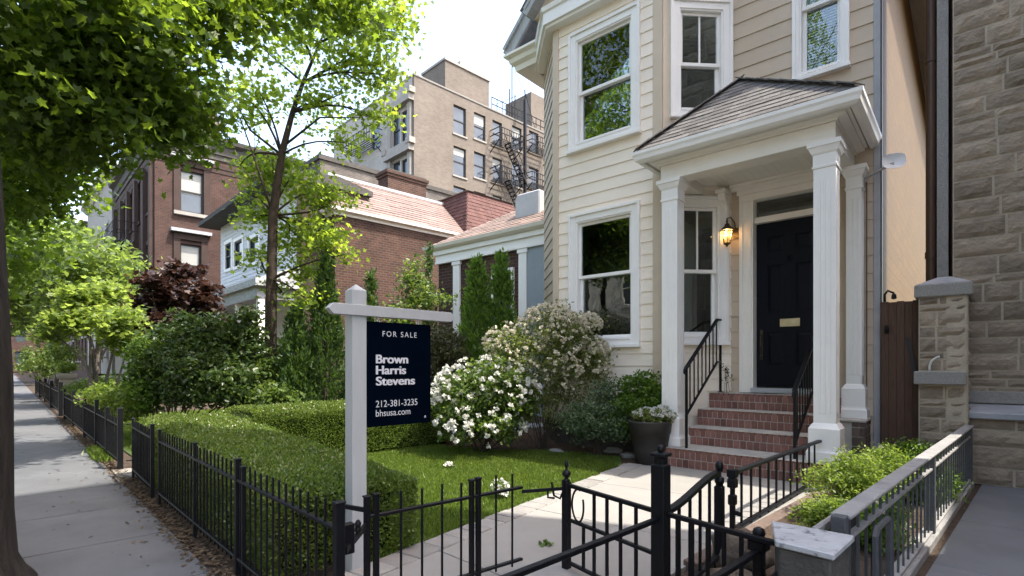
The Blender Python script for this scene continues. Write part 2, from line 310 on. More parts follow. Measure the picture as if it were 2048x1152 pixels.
class MB:
    def __init__(s): s.v = []; s.f = []
    def add(s, vs, fs):
        o = len(s.v); s.v.extend([tuple(map(float, p)) for p in vs]); s.f.extend([tuple(i + o for i in f) for f in fs]); return s
    def hexa(s, P):      # 8 corner points: bottom loop 0-3, top loop 4-7
        return s.add(P, [(0, 3, 2, 1), (4, 5, 6, 7), (0, 1, 5, 4), (1, 2, 6, 5), (2, 3, 7, 6), (3, 0, 4, 7)])
    def box(s, x0, x1, y0, y1, z0, z1):
        return s.hexa([(x0, y0, z0), (x1, y0, z0), (x1, y1, z0), (x0, y1, z0), (x0, y0, z1), (x1, y0, z1), (x1, y1, z1), (x0, y1, z1)])
    def ub(s, o, u, n, u0, u1, d0, d1, z0, z1):
        o = np.array(o, float); u = np.array(u, float); n = np.array(n, float)
        def p(a, d, z): return (o[0] + u[0] * a + n[0] * d, o[1] + u[1] * a + n[1] * d, z)
        return s.hexa([p(u0, d1, z0), p(u1, d1, z0), p(u1, d0, z0), p(u0, d0, z0), p(u0, d1, z1), p(u1, d1, z1), p(u1, d0, z1), p(u0, d0, z1)])
    def bar(s, p0, p1, w, h=None, up=(0, 0, 1)):
        h = w if h is None else h
        a = Vector(p0); b = Vector(p1); t = (b - a).normalized(); upv = Vector(up)
        if abs(t.dot(upv)) > 0.98: upv = Vector((0, 1, 0))
        sd = t.cross(upv).normalized(); u2 = sd.cross(t).normalized()
        P = []
        for q in (a, b):
            for i, j in ((-1, -1), (1, -1), (1, 1), (-1, 1)): P.append(tuple(q + sd * (i * w / 2) + u2 * (j * h / 2)))
        return s.add(P, [(0, 1, 2, 3), (4, 7, 6, 5), (0, 4, 5, 1), (1, 5, 6, 2), (2, 6, 7, 3), (3, 7, 4, 0)])
    def tube(s, pts, rad, n=8):
        pts = [Vector(p) for p in pts]
        if not hasattr(rad, '__len__'): rad = [rad] * len(pts)
        rings = []; ref = None
        for i, p in enumerate(pts):
            t = (pts[min(i + 1, len(pts) - 1)] - pts[max(i - 1, 0)])
            if t.length < 1e-9: t = Vector((0, 0, 1))
            t.normalize()
            if ref is None:
                ref = Vector((1, 0, 0)) if abs(t.x) < 0.8 else Vector((0, 1, 0))
            sd = (ref - t * ref.dot(t)).normalized(); ref = sd; up = t.cross(sd)
            rings.append([tuple(p + (sd * math.cos(a) + up * math.sin(a)) * rad[i]) for a in [2 * math.pi * k / n for k in range(n)]])
        vs = [q for r in rings for q in r]; fs = []
        for i in range(len(pts) - 1):
            for k in range(n):
                fs.append((i * n + k, i * n + (k + 1) % n, (i + 1) * n + (k + 1) % n, (i + 1) * n + k))
        fs.append(tuple(range(n - 1, -1, -1))); fs.append(tuple((len(pts) - 1) * n + k for k in range(n)))
        return s.add(vs, fs)
    def lathe(s, cx, cy, prof, n=20, ph=0.0):
        vs = []; fs = []
        for r, z in prof:
            for k in range(n):
                a = 2 * math.pi * k / n + ph; vs.append((cx + r * math.cos(a), cy + r * math.sin(a), z))
        for i in range(len(prof) - 1):
            for k in range(n): fs.append((i * n + k, i * n + (k + 1) % n, (i + 1) * n + (k + 1) % n, (i + 1) * n + k))
        fs.append(tuple(range(n - 1, -1, -1))); fs.append(tuple((len(prof) - 1) * n + k for k in range(n)))
        return s.add(vs, fs)
    def sq(s, cx, cy, prof, fr=0.0):
        return s.lathe(cx, cy, [(h * math.sqrt(2), z) for h, z in prof], 4, math.pi / 4 + fr)
    def prism(s, poly, vec):     # planar polygon (3d points) extruded along vec
        n = len(poly); P = [tuple(p) for p in poly]; Q = [tuple(np.array(p, float) + np.array(vec, float)) for p in poly]
        return s.add(P + Q, [tuple(range(n - 1, -1, -1)), tuple(range(n, 2 * n))] + [(i, (i + 1) % n, n + (i + 1) % n, n + i) for i in range(n)])
    def quad(s, *P): return s.add(P, [tuple(range(len(P)))])
    def sweep(s, path, prof, closed=False, cap=True):
        # path: list of (x,y); prof: list of (outward, z); outward = right-hand side of travel
        n = len(path); pts = [np.array(p[:2], float) for p in path]; rows = []
        for i in range(n):
            a = pts[i] - pts[i - 1] if (i > 0 or closed) else None
            b = pts[(i + 1) % n] - pts[i] if (i < n - 1 or closed) else None
            ns = []
            for d in (a, b):
                if d is not None:
                    d = d / np.linalg.norm(d); ns.append(np.array([d[1], -d[0]]))
            if len(ns) == 2:
                m = ns[0] + ns[1]; m = m / np.linalg.norm(m); m = m / max(0.2, m.dot(ns[0]))
            else: m = ns[0]
            rows.append([(pts[i][0] + m[0] * o, pts[i][1] + m[1] * o, z) for o, z in prof])
        k = len(prof); vs = [q for r in rows for q in r]; fs = []
        for i in range(n if closed else n - 1):
            j = (i + 1) % n
            for q in range(k): fs.append((i * k + q, i * k + (q + 1) % k, j * k + (q + 1) % k, j * k + q))
        if not closed and cap:
            fs.append(tuple(range(k))); fs.append(tuple((n - 1) * k + q for q in range(k - 1, -1, -1)))
        return s.add(vs, fs)
    def build(s, name, mat, parent=None, fr=HF, base=None, bevel=0.0, smooth=False, uv=True):
        me = bpy.data.meshes.new(name)
        if parent is not None: b = BASE[parent.name]
        else: b = np.array(base if base is not None else (0, 0, 0), float)
        V = np.array(s.v, float) - b
        me.from_pydata([tuple(p) for p in V], [], s.f)
        me.materials.append(mat)
        return finish(name, me, parent, fr, b, bevel, smooth, uv)

def finish(name, me, parent, fr, b, bevel=0.0, smooth=False, uv=False):
    import bmesh
    if uv:
        bm = bmesh.new(); bm.from_mesh(me); bmesh.ops.recalc_face_normals(bm, faces=bm.faces)
        if bevel:
            es = [e for e in bm.edges if len(e.link_faces) == 2 and e.calc_face_angle(0) > 0.5]
            bmesh.ops.bevel(bm, geom=es, offset=bevel, segments=1, affect='EDGES', clamp_overlap=True)
        ul = bm.loops.layers.uv.new("UVMap")
        for f in bm.faces:
            n = f.normal
            if abs(n.z) < 0.85:
                u = Vector((-n.y, n.x, 0)).normalized(); v = n.cross(u)
            else: u = Vector((1, 0, 0)); v = Vector((0, 1, 0))
            for l in f.loops: l[ul].uv = (l.vert.co.dot(u), l.vert.co.dot(v))
        bm.to_mesh(me); bm.free()
    if smooth: me.shade_smooth()
    o = bpy.data.objects.new(name, me); COL.objects.link(o)
    if parent is not None:
        o.parent = parent
    else:
        o.location = rot(fr, b); o.rotation_euler = (0, 0, fr)
    BASE[o.name] = np.array(b, float)
    return o

def tag(o, label, cat, group=None):
    o['label'] = label; o['category'] = cat
    if group: o['group'] = group
    return o
def struct(o): o['kind'] = 'structure'; return o
def stuff(o): o['kind'] = 'stuff'; return o

def thing(name, label, cat, loc, fr=HF, group=None):
    o = bpy.data.objects.new(name, None); COL.objects.link(o)
    o.empty_display_size = 0.2
    o.location = rot(fr, loc); o.rotation_euler = (0, 0, fr)
    BASE[o.name] = np.array(loc, float)
    return tag(o, label, cat, group)

def copy_tree(o, parent=None):
    c = o.copy(); COL.objects.link(c)
    if parent is not None: c.parent = parent
    for ch in list(o.children): copy_tree(ch, c)
    return c

# ------------------------------------------------------------------ foliage
def shape(kind):
    if kind == 'maple':
        a = [(0, 0), (.16, .10), (.50, .05), (.36, .28), (.62, .55), (.30, .55), (.18, .66), (0, 1.0), (-.18, .66), (-.30, .55), (-.62, .55), (-.36, .28), (-.50, .05), (-.16, .10)]
        v = [(x, y, 0.10 * abs(x)) for x, y in a]
        return v, [(0, 1, 2, 3, 4, 5, 6, 7), (0, 7, 8, 9, 10, 11, 12, 13)]
    if kind == 'ovate':
        return [(0, 0, 0), (0, 1, 0.02), (.25, .3, .08), (.21, .68, .08), (-.25, .3, .08), (-.21, .68, .08)], [(0, 2, 3, 1), (0, 1, 5, 4)]
    if kind == 'round':
        return [(0, 0, 0), (0, 1, 0.02), (.42, .3, .10), (.36, .75, .12), (-.42, .3, .10), (-.36, .75, .12)], [(0, 2, 3, 1), (0, 1, 5, 4)]
    if kind == 'narrow':
        return [(0, 0, 0), (.09, .45, 0.02), (0, 1, 0), (-.09, .45, 0.02)], [(0, 1, 2, 3)]
    if kind == 'spray':
        return [(0, 0, 0), (.20, .3, 0.03), (.10, .6, 0), (0, 1, 0), (-.10, .6, 0), (-.20, .3, 0.03)], [(0, 1, 2, 3, 4, 5)]
    return [(0, 0, 0), (.24, .45, 0.04), (0, 1, 0), (-.24, .45, 0.04)], [(0, 1, 2, 3)]

def leaf_mesh(name, P, size, kind, mat, rng, parent=None, fr=HF, nb=(0, 0, 0.7), tb=None, tw=1.0, var=0.35, base=None):
    P = np.asarray(P, float); N = len(P)
    n = rng.normal(size=(N, 3)); n /= np.linalg.norm(n, axis=1, keepdims=True)
    n = n + np.array(nb); n /= np.linalg.norm(n, axis=1, keepdims=True) + 1e-9
    t = rng.normal(size=(N, 3)); t /= np.linalg.norm(t, axis=1, keepdims=True)
    if tb is not None: t = t * (1 - tw) + np.asarray(tb) * tw + 1e-4 * rng.normal(size=(N, 3))
    t = t - n * (t * n).sum(1, keepdims=True) if tb is None else t
    t /= np.linalg.norm(t, axis=1, keepdims=True) + 1e-9
    if tb is not None:
        n = n - t * (t * n).sum(1, keepdims=True); n /= np.linalg.norm(n, axis=1, keepdims=True) + 1e-9
    b = np.cross(n, t)
    sv, sf = shape(kind); sv = np.array(sv)
    S = size * (1 + var * rng.uniform(-1, 1, size=(N, 1)))
    V = P[:, None, :] + S[:, :, None] * (sv[None, :, 0:1] * b[:, None, :] + (sv[None, :, 1:2] - 0.35) * t[:, None, :] + sv[None, :, 2:3] * n[:, None, :])
    k = len(sv); V = V.reshape(-1, 3)
    bb = BASE[parent.name] if parent is not None else np.array(base if base is not None else (0, 0, 0), float)
    V = V - bb
    me = bpy.data.meshes.new(name)
    lt = np.array([len(f) for f in sf]); flat = np.concatenate([np.array(f) for f in sf])
    loops = (np.arange(N)[:, None] * k + flat[None, :]).ravel()
    tot = np.tile(lt, N); start = np.concatenate([[0], np.cumsum(tot)[:-1]])
    me.vertices.add(len(V)); me.vertices.foreach_set("co", V.astype(np.float32).ravel())
    me.loops.add(len(loops)); me.loops.foreach_set("vertex_index", loops.astype(np.int32))
    me.polygons.add(len(tot)); me.polygons.foreach_set("loop_start", start.astype(np.int32)); me.polygons.foreach_set("loop_total", tot.astype(np.int32))
    me.update(calc_edges=True)
    me.materials.append(mat)
    return finish(name, me, parent, fr, bb)

def blob_pts(rng, c, r, ncl, per, cs, shell=0.55):
    c = np.array(c, float); r = np.array(r if hasattr(r, '__len__') else (r, r, r), float)
    d = rng.normal(size=(ncl, 3)); d /= np.linalg.norm(d, axis=1, keepdims=True)
    rad = (shell + (1 - shell) * rng.uniform(0, 1, size=(ncl, 1))) * rng.uniform(0.82, 1.08, size=(ncl, 1))
    inner = rng.uniform(size=(ncl, 1)) < 0.25
    rad = np.where(inner, rng.uniform(0.1, 0.6, size=(ncl, 1)), rad)
    cc = c + d * rad * r
    P = np.repeat(cc, per, axis=0) + rng.normal(size=(ncl * per, 3)) * cs * np.array([1, 1, 0.62])
    return P, cc

def curve_pts(p0, p1, rng, n=5, wob=0.08, sag=0.0):
    p0 = np.array(p0, float); p1 = np.array(p1, float); L = np.linalg.norm(p1 - p0); out = []
    off = rng.normal(size=3) * wob * L
    for i in range(n + 1):
        t = i / n; q = p0 + (p1 - p0) * t + off * math.sin(math.pi * t) + np.array([0, 0, sag * L * math.sin(math.pi * t)])
        out.append(tuple(q))
    return out

def tree(name, label, base, trunk_pts, trunk_r, blobs, leaf, size, kind, bark, fr=HF, group=None, seed=1, per=26, cs=0.25, dens=1.0, nb=(0, 0, 0.9), limbs=True, cat='tree', twigs=5, shell=0.55, extra=None, lr=.075):
    """blobs: (centre, radius or radii, clusters, index of the trunk point its limb leaves from)"""
    rng = np.random.default_rng(seed)
    t = thing(name, label, cat, base, fr, group)
    mb = MB(); mb.tube(trunk_pts, trunk_r, 20)
    allP = []
    for b in blobs:
        c, r, ncl, ti = b
        P, cc = blob_pts(rng, c, r, max(1, int(ncl * dens)), per, cs, shell); allP.append(P)
        if limbs:
            p0 = trunk_pts[ti]; r0 = min(trunk_r[ti] * 0.5, lr)
            pts = curve_pts(p0, c, rng, 5, 0.07, 0.05)
            mb.tube(pts, [r0 * (1 - 0.8 * i / 5) + 0.006 for i in range(6)], 6)
            for k in rng.choice(len(cc), min(twigs, len(cc)), replace=False):
                mb.tube(curve_pts(pts[3 if rng.random() < .5 else 5], cc[k], rng, 3, 0.08), [r0 * .28 + .004, r0 * .2 + .004, r0 * .13 + .003, .003], 5)
    if extra: extra(mb, rng)
    mb.build('trunk', bark, t, fr, smooth=True)
    leaf_mesh('crown', np.concatenate(allP), size, kind, leaf, rng, t, fr, nb=nb)
    return t

def shrub(name, label, base, blobs, leaf, size, kind, fr=HF, group=None, seed=1, per=30, cs=0.07, nb=(0, 0, 0.6), cat='shrub', stems=8, flowers=None, shell=0.6, stem_mat=None, r=0.012):
    rng = np.random.default_rng(seed)
    t = thing(name, label, cat, base, fr, group)
    allP = []; ccs = []
    for c, rr, ncl in blobs:
        P, cc = blob_pts(rng, c, rr, ncl, per, cs, shell)
        k = P[:, 2] > base[2] + 0.01; allP.append(P[k]); ccs.append(cc[cc[:, 2] > base[2] + 0.02])
    cc = np.concatenate(ccs)
    mb = MB()
    for k in rng.choice(len(cc), min(stems, len(cc)), replace=False):
        b0 = np.array(base) + np.array([rng.normal() * .04, rng.normal() * .04, 0])
        mb.tube(curve_pts(b0, cc[k], rng, 4, 0.06), [r, r * .8, r * .6, r * .4, r * .25], 5)
    mb.build('stem', stem_mat or M['twig'], t, fr)
    P = np.concatenate(allP)
    ctr = np.mean([np.array(b[0]) for b in blobs], axis=0)
    leaf_mesh('foliage', P, size, kind, leaf, rng, t, fr, nb=nb)
    if flowers:
        nf, pm, fs, fp, filt = flowers
        d = rng.normal(size=(nf * 4, 3)); d[:, 2] = np.abs(d[:, 2]) * .9 - .35; d /= np.linalg.norm(d, axis=1, keepdims=True)
        bi = rng.integers(0, len(blobs), size=nf * 4)
        q = np.array([np.array(blobs[i][0]) + d[j] * np.array(blobs[i][1] if hasattr(blobs[i][1], '__len__') else (blobs[i][1],) * 3) * rng.uniform(.95, 1.1) for j, i in enumerate(bi)])
        q = q[[filt(p) for p in q]] if filt else q
        q = q[q[:, 2] > base[2] + .05][:nf]
        dd = q - ctr; dd /= np.linalg.norm(dd, axis=1, keepdims=True)
        tb = np.repeat(dd, fp, axis=0) + rng.normal(size=(len(q) * fp, 3)) * .75
        tb /= np.linalg.norm(tb, axis=1, keepdims=True)
        PP = np.repeat(q, fp, axis=0) + tb * fs * .5
        leaf_mesh('blossoms', PP, fs, 'round', pm, rng, t, fr, tb=tb, tw=0.97, nb=(0, 0, 0.2))
    return t

def conifer(name, label, base, h, r, leaf, fr=HF, group=None, seed=1, n=5200, size=0.10, lobes=1, taper=0.8):
    rng = np.random.default_rng(seed)
    t = thing(name, label, 'tree', base, fr, group)
    P = []; T = []
    ncl = n // 13
    for i in range(ncl):
        z = rng.uniform(0.0, 1.0) ** 1.25
        a = rng.uniform(0, 2 * math.pi)
        rr = r * ((1 - z) ** taper) * (0.62 + 0.38 * min(1, z * 6 + .35)) * rng.choice([1.0, 0.9, 0.72, 1.12], p=[.45, .25, .2, .1])
        rr *= 1 + 0.10 * math.sin(a * 3 + z * 9) + 0.08 * math.sin(a * 5 - z * 17)
        c = np.array([math.cos(a) * rr, math.sin(a) * rr, 0.04 * h + z * h * .95])
        out = np.array([math.cos(a) * .55, math.sin(a) * .55, 1.0]); out /= np.linalg.norm(out)
        k = 13
        along = rng.uniform(-0.5, 0.9, size=(k, 1)) * size * 1.7
        P.append(np.array(base) + c + along * out + rng.normal(size=(k, 3)) * size * .32)
        T.append(np.tile(out, (k, 1)) + rng.normal(size=(k, 3)) * .35)
    P = np.concatenate(P); T = np.concatenate(T); T /= np.linalg.norm(T, axis=1, keepdims=True)
    mb = MB(); mb.tube([base, (base[0], base[1], base[2] + h * .85)], [r * .12, r * .03], 7)
    mb.build('trunk', M['twig'], t, fr)
    leaf_mesh('crown', P, size, 'spray', leaf, rng, t, fr, tb=T, tw=0.92, nb=(0, 0, 0.1))
    return t

# ------------------------------------------------------------------ building helpers
def clap(mb, o, u, n, u0, u1, z0, z1, expo, openings=(), th=0.018, ulim=None):
    o = np.array(o, float); u = np.array(u, float); n = np.array(n, float)
    def p(a, d, z): return (o[0] + u[0] * a + n[0] * d, o[1] + u[1] * a + n[1] * d, z)
    z = z0
    while z < z1 - 1e-4:
        zt = min(z + expo, z1)
        cuts = sorted({z, zt} | {q for op in openings for q in (op[2], op[3]) if z < q < zt})
        for za, zb in zip(cuts[:-1], cuts[1:]):
            zm = (za + zb) / 2
            a0, a1 = (u0, u1) if ulim is None else ulim(zm)
            if a1 - a0 < .01: continue
            iv = [(a0, a1)]
            for (b0, b1, c0, c1) in openings:
                if c0 < zm < c1:
                    nv = []
                    for s0, s1 in iv:
                        if b1 <= s0 or b0 >= s1: nv.append((s0, s1)); continue
                        if b0 > s0: nv.append((s0, b0))
                        if b1 < s1: nv.append((b1, s1))
                    iv = nv
            def dd(q): return 0.004 + (th - 0.004) * (1 - (q - z) / expo)
            for s0, s1 in iv:
                P = [p(s0, dd(za), za), p(s1, dd(za), za), p(s1, -.02, za), p(s0, -.02, za), p(s0, dd(zb), zb), p(s1, dd(zb), zb), p(s1, -.02, zb), p(s0, -.02, zb)]
                mb.hexa(P)
        z = zt

def wallgrid(mb, o, u, n, u0, u1, z0, z1, openings=(), th=0.25):
    cuts = sorted({z0, z1} | {q for op in openings for q in (op[2], op[3]) if z0 < q < z1})
    for za, zb in zip(cuts[:-1], cuts[1:]):
        zm = (za + zb) / 2; iv = [(u0, u1)]
        for (b0, b1, c0, c1) in openings:
            if c0 < zm < c1:
                nv = []
                for s0, s1 in iv:
                    if b1 <= s0 or b0 >= s1: nv.append((s0, s1)); continue
                    if b0 > s0: nv.append((s0, b0))
                    if b1 < s1: nv.append((b1, s1))
                iv = nv
        for s0, s1 in iv: mb.ub(o, u, n, s0, s1, -th, 0, za, zb)

def courses(mb, o, u, v, n, L, expo, ulim, tab=(0.16, 0.30), th=0.012, rng=None, rag=0.0):
    o, u, v, n = [np.array(q, float) for q in (o, u, v, n)]
    k = 0; s = 0.0
    while s < L - 1e-4:
        e = min(s + expo, L); a, b = ulim((s + e) / 2)
        x = a - rng.uniform(0, tab[0])
        while x < b:
            w = rng.uniform(*tab); x0, x1 = max(x, a), min(x + w - .004, b)
            if x1 - x0 > .01:
                t0 = th * rng.uniform(.8, 1.5); dv = rng.uniform(-rag, rag); ee = min(e + expo * .35, L)
                q = lambda uu, vv, d: tuple(o + u * uu + v * vv + n * d)
                mb.hexa([q(x0, s + dv, t0), q(x1, s + dv, t0), q(x1, s + dv, -.004), q(x0, s + dv, -.004), q(x0, ee, .002), q(x1, ee, .002), q(x1, ee, -.006), q(x0, ee, -.006)])
            x += w
        s = e; k += 1

def house_window(parent, o, u, n, U0, U1, Z0, Z1, cw, mz, muntin=False, fr=HF, sill=True, low=None, blinds=False):
    """outer casing U0..U1, Z0..Z1; cw casing width; mz meeting rail height"""
    mb = MB()
    a0, a1, b0, b1 = U0 + cw, U1 - cw, Z0 + cw * .75, Z1 - cw
    mb.ub(o, u, n, U0, U0 + cw, -.02, .045, Z0, Z1); mb.ub(o, u, n, U1 - cw, U1, -.02, .045, Z0, Z1)
    mb.ub(o, u, n, a0, a1, -.02, .0435, b1, Z1); mb.ub(o, u, n, a0, a1, -.02, .0435, Z0, b0)
    # back band and drip cap
    bb = 0.028
    mb.ub(o, u, n, U0 - .012, U0 + bb, -.02, .066, Z0 - .005, Z1 + .012); mb.ub(o, u, n, U1 - bb, U1 + .012, -.02, .066, Z0 - .005, Z1 + .012)
    mb.ub(o, u, n, U0 + bb, U1 - bb, -.02, .068, Z1 - bb, Z1 + .014)
    # jambs (reveal)
    for c0, c1 in ((a0 - .004, a0 + .02), (a1 - .02, a1 + .004)): mb.ub(o, u, n, c0, c1, -.13, .03, b0, b1)
    mb.ub(o, u, n, a0 + .02, a1 - .02, -.13, .03, b1 - .02, b1 + .004); mb.ub(o, u, n, a0 + .02, a1 - .02, -.13, .055, b0 - .01, b0 + .022)
    w = mb.build('window', M['white'], parent, fr, bevel=.003)
    if sill:
        m2 = MB(); m2.ub(o, u, n, U0 - .025, U1 + .025, -.01, .092, Z0 - .035, Z0 + .012); m2.build('sill', M['white'], w, fr, bevel=.004)
    a0 += .02; a1 -= .02; b0 += .022; b1 -= .02
    st = .042
    def sash(z0, z1, d0, d1, mun):
        m = MB()
        m.ub(o, u, n, a0, a0 + st, d0, d1, z0, z1); m.ub(o, u, n, a1 - st, a1, d0, d1, z0, z1)
        m.ub(o, u, n, a0 + st, a1 - st, d0, d1 - .001, z0, z0 + st * 1.1); m.ub(o, u, n, a0 + st, a1 - st, d0, d1 - .001, z1 - st * .9, z1)
        if mun:
            mid = (a0 + a1) / 2; m.ub(o, u, n, mid - .011, mid + .011, d0 + .004, d1 - .004, z0 + st, z1 - st * .9)
        s = m.build('sash', M['white'], w, fr, bevel=.003)
        g = MB(); g.ub(o, u, n, a0 + st, a1 - st, (d0 + d1) / 2 - .003, (d0 + d1) / 2 + .003, z0 + st, z1 - st * .9); g.build('pane', M['glass'], w, fr)
    sash(mz - .018, b1, -.055, -.018, muntin)
    sash(b0, mz + .02, -.100, -.063, False)
    r = MB(); D0 = -.9
    r.ub(o, u, n, a0 - .25, a1 + .25, D0 - .03, D0, b0 - .2, b1 + .2)
    r.ub(o, u, n, a0 - .28, a0 - .25, D0 - .03, -.13, b0 - .2, b1 + .2); r.ub(o, u, n, a1 + .25, a1 + .28, D0 - .03, -.13, b0 - .2, b1 + .2)
    r.ub(o, u, n, a0 - .28, a1 + .28, D0 - .03, -.13, b0 - .23, b0 - .2); r.ub(o, u, n, a0 - .28, a1 + .28, D0 - .03, -.13, b1 + .2, b1 + .23)
    r.build('interior', M['room'], w, fr)
    if blinds:
        s = MB(); z = b0 + .05
        while z < b1 - .05:
            P = [np.array(o, float) + np.array(u) * q + np.array(n) * d for q, d in ((a0 + st - .01, -.118), (a1 - st + .01, -.118))]
            k_ = .006; s.hexa([(P[0][0] + n[0] * k_, P[0][1] + n[1] * k_, z - .008), (P[1][0] + n[0] * k_, P[1][1] + n[1] * k_, z - .008), (P[1][0] - n[0] * k_, P[1][1] - n[1] * k_, z + .010), (P[0][0] - n[0] * k_, P[0][1] - n[1] * k_, z + .010),
                    (P[0][0] + n[0] * k_, P[0][1] + n[1] * k_, z - .0065), (P[1][0] + n[0] * k_, P[1][1] + n[1] * k_, z - .0065), (P[1][0] - n[0] * k_, P[1][1] - n[1] * k_, z + .0115), (P[0][0] - n[0] * k_, P[0][1] - n[1] * k_, z + .0115)])
            z += .034
        s.build('blind', M['white'], w, fr)
    return w

def far_window(parent, o, u, n, U0, U1, Z0, Z1, fr=SF, blind=0.0, frame=None, surround=None, rec=-.12, lintel=None, sill=None, fw=.06):
    m = MB(); f = fw
    m.ub(o, u, n, U0, U0 + f, rec - .05, rec + .03, Z0, Z1); m.ub(o, u, n, U1 - f, U1, rec - .05, rec + .03, Z0, Z1)
    zm = (Z0 + Z1) / 2
    for a, b in ((Z0, Z0 + f), (zm - f * .5, zm + f * .5), (Z1 - f, Z1)): m.ub(o, u, n, U0 + f, U1 - f, rec - .05, rec + .028, a, b)
    w = m.build('window', frame or M['darkframe'], parent, fr)
    g = MB(); g.ub(o, u, n, U0 + f, U1 - f, rec - .06, rec - .03, Z0 + f, Z1 - f); g.build('pane', M['farglass'], w, fr)
    if blind:
        g = MB(); g.ub(o, u, n, U0 + f, U1 - f, rec - .028, rec - .012, Z1 - f - (Z1 - Z0 - 2 * f) * blind, Z1 - f); g.build('blind', M['blind'], w, fr)
    if lintel:
        g = MB(); g.ub(o, u, n, U0 - .12, U1 + .12, -.1, .05, Z1 + .002, Z1 + .2); g.build('lintel', lintel, w, fr)
    if sill:
        g = MB(); g.ub(o, u, n, U0 - .1, U1 + .1, -.18, .08, Z0 - .14, Z0 - .002); g.build('sill', sill, w, fr)
    return w

# ================================================================== SETTING
RNG = np.random.default_rng(7)
m = MB(); m.quad((-260, -200, -.16), (120, -200, -.16), (120, 260, -.16), (-260, 260, -.16)); struct(m.build('ground', M['soil'], fr=SF))
m = MB(); m.quad((-240, -8.6, -.12), (60, -8.6, -.12), (60, -2.0, -.12), (-240, -2.0, -.12)); struct(m.build('road', M['asphalt'], fr=SF))
m = MB(); m.box(-240, 60, -2.0, -1.86, -.15, -.004); struct(m.build('kerb', M['limestone'], fr=SF, bevel=.01))
m = MB(); x = float(gnd(298, 1004, 0, SF)[0]) + 1.05 * 11
while x > -95:
    w = 1.05 if x > -40 else 2.1
    if -5.0 < x - w / 2 < -3.9:      # tree pit beside the kerb
        m.box(x - w + .011, x - .011, .02, .86, -.05, 0)
    else: m.box(x - w + .011, x - .011, -1.855, .86, -.05, RNG.uniform(-.002, .002))
    x -= w
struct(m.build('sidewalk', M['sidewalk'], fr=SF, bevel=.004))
m = MB(); m.quad((-95, .862, -.012), (8, .862, -.012), (8, 14, -.012), (-95, 14, -.012)); m.quad((-6, -1.85, -.0125), (-3, -1.85, -.0125), (-3, -.001, -.0125), (-6, -.001, -.0125))
struct(m.build('yard_soil', M['soil'], fr=SF))
# garden path: polygon in the house's frame
PA, PB = np.array([-2.66, 1.3]), np.array([-3.12, 5.72])
pd = (PB - PA) / np.linalg.norm(PB - PA); pn = np.array([pd[1], -pd[0]])
i0, i1 = PA + pn * .20, PB + pn * .20
r0, r1 = rot(SF, (-1.50, 1.0, 0)), rot(SF, (-1.55, 6.0, 0))
m = MB()
def pathslab(t0, t1):
    a, b = i0 + (i1 - i0) * t0, i0 + (i1 - i0) * t1; c, d_ = r0[:2] + (r1[:2] - r0[:2]) * t0, r0[:2] + (r1[:2] - r0[:2]) * t1
    m.hexa([(*a, -.04), (*c, -.04), (*d_, -.04), (*b, -.04), (*a, .012), (*c, .012), (*d_, .012), (*b, .012)])
for t0, t1 in ((-.06, .205), (.207, .47), (.472, .735), (.737, 1.0)): pathslab(t0, t1)
m.hexa([(*i1, -.04), (r1[0], r1[1] - .02, -.04), (-1.0, 6.1, -.04), (-3.0, 6.1, -.04), (*i1, .010), (r1[0], r1[1] - .02, .010), (-1.0, 6.1, .010), (-3.0, 6.1, .010)])
struct(m.build('path', M['concrete'], bevel=.003))
m = MB(); s = 0.0; LP = np.linalg.norm(PB - PA)
while s < LP:
    w = RNG.uniform(.13, .22); a = PA + pd * (s + .003); b = PA + pd * min(s + w - .003, LP); z = .016 + RNG.uniform(-.004, .005); k = RNG.uniform(-.012, .012)
    m.hexa([(*(a + pn * k), -.03), (*(a + pn * .196), -.03), (*(b + pn * .196), -.03), (*(b + pn * k), -.03), (*(a + pn * k), z), (*(a + pn * .196), z), (*(b + pn * .196), z), (*(b + pn * k), z)])
    s += w
struct(m.build('path_edging', M['paver'], bevel=.006))
LAWN = [(-2.72, 1.75), (-3.10, 5.55), (-3.35, 5.95), (-3.9, 6.0), (-4.5, 5.75), (-4.95, 5.35), (-5.5, 5.2), (-6.6, 5.1), (-6.9, 2.2), (-4.0, 2.2), (-2.9, 2.1)]
m = MB(); m.quad(*[(x, y, .004) for x, y in LAWN]); struct(m.build('lawn', M['turf']))
m = MB(); m.quad((-7.4, 4.6, .0), (-2.95, 4.6, .0), (-2.85, 7.2, .0), (-7.4, 7.6, .0)); struct(m.build('flower_bed', M['mulch']))
m = MB(); y = 0.2
while y < 7.0:
    x = -.52
    while x < 6: m.box(x + .004, x + .996, y + .004, min(y + 1.28, 7.35) - .004, -.05, .0); x += 1.0
    y += 1.28
struct(m.build('courtyard_paving', M['courtstone'], fr=SF, bevel=.003))

# ================================================================== HOUSE
HB = (-3.2, 7.25, 0)
house = thing('house', 'cream clapboard house, main wall toned tan for shade, with a bay and a white columned porch', 'house', HB)
X_ = (1, 0, 0); NY = (0, -1, 0); q2 = math.sqrt(.5)
WY = 7.25
BC = ((-4.84, 6.58, 0), X_, NY)
BR = ((-3.07, 6.58, 0), (q2, q2, 0), (q2, -q2, 0))
BL = ((-4.84 - q2 * 1.17, 6.58 + q2 * 1.17, 0), (q2, -q2, 0), (-q2, -q2, 0))
MW = ((0, WY, 0), X_, NY)
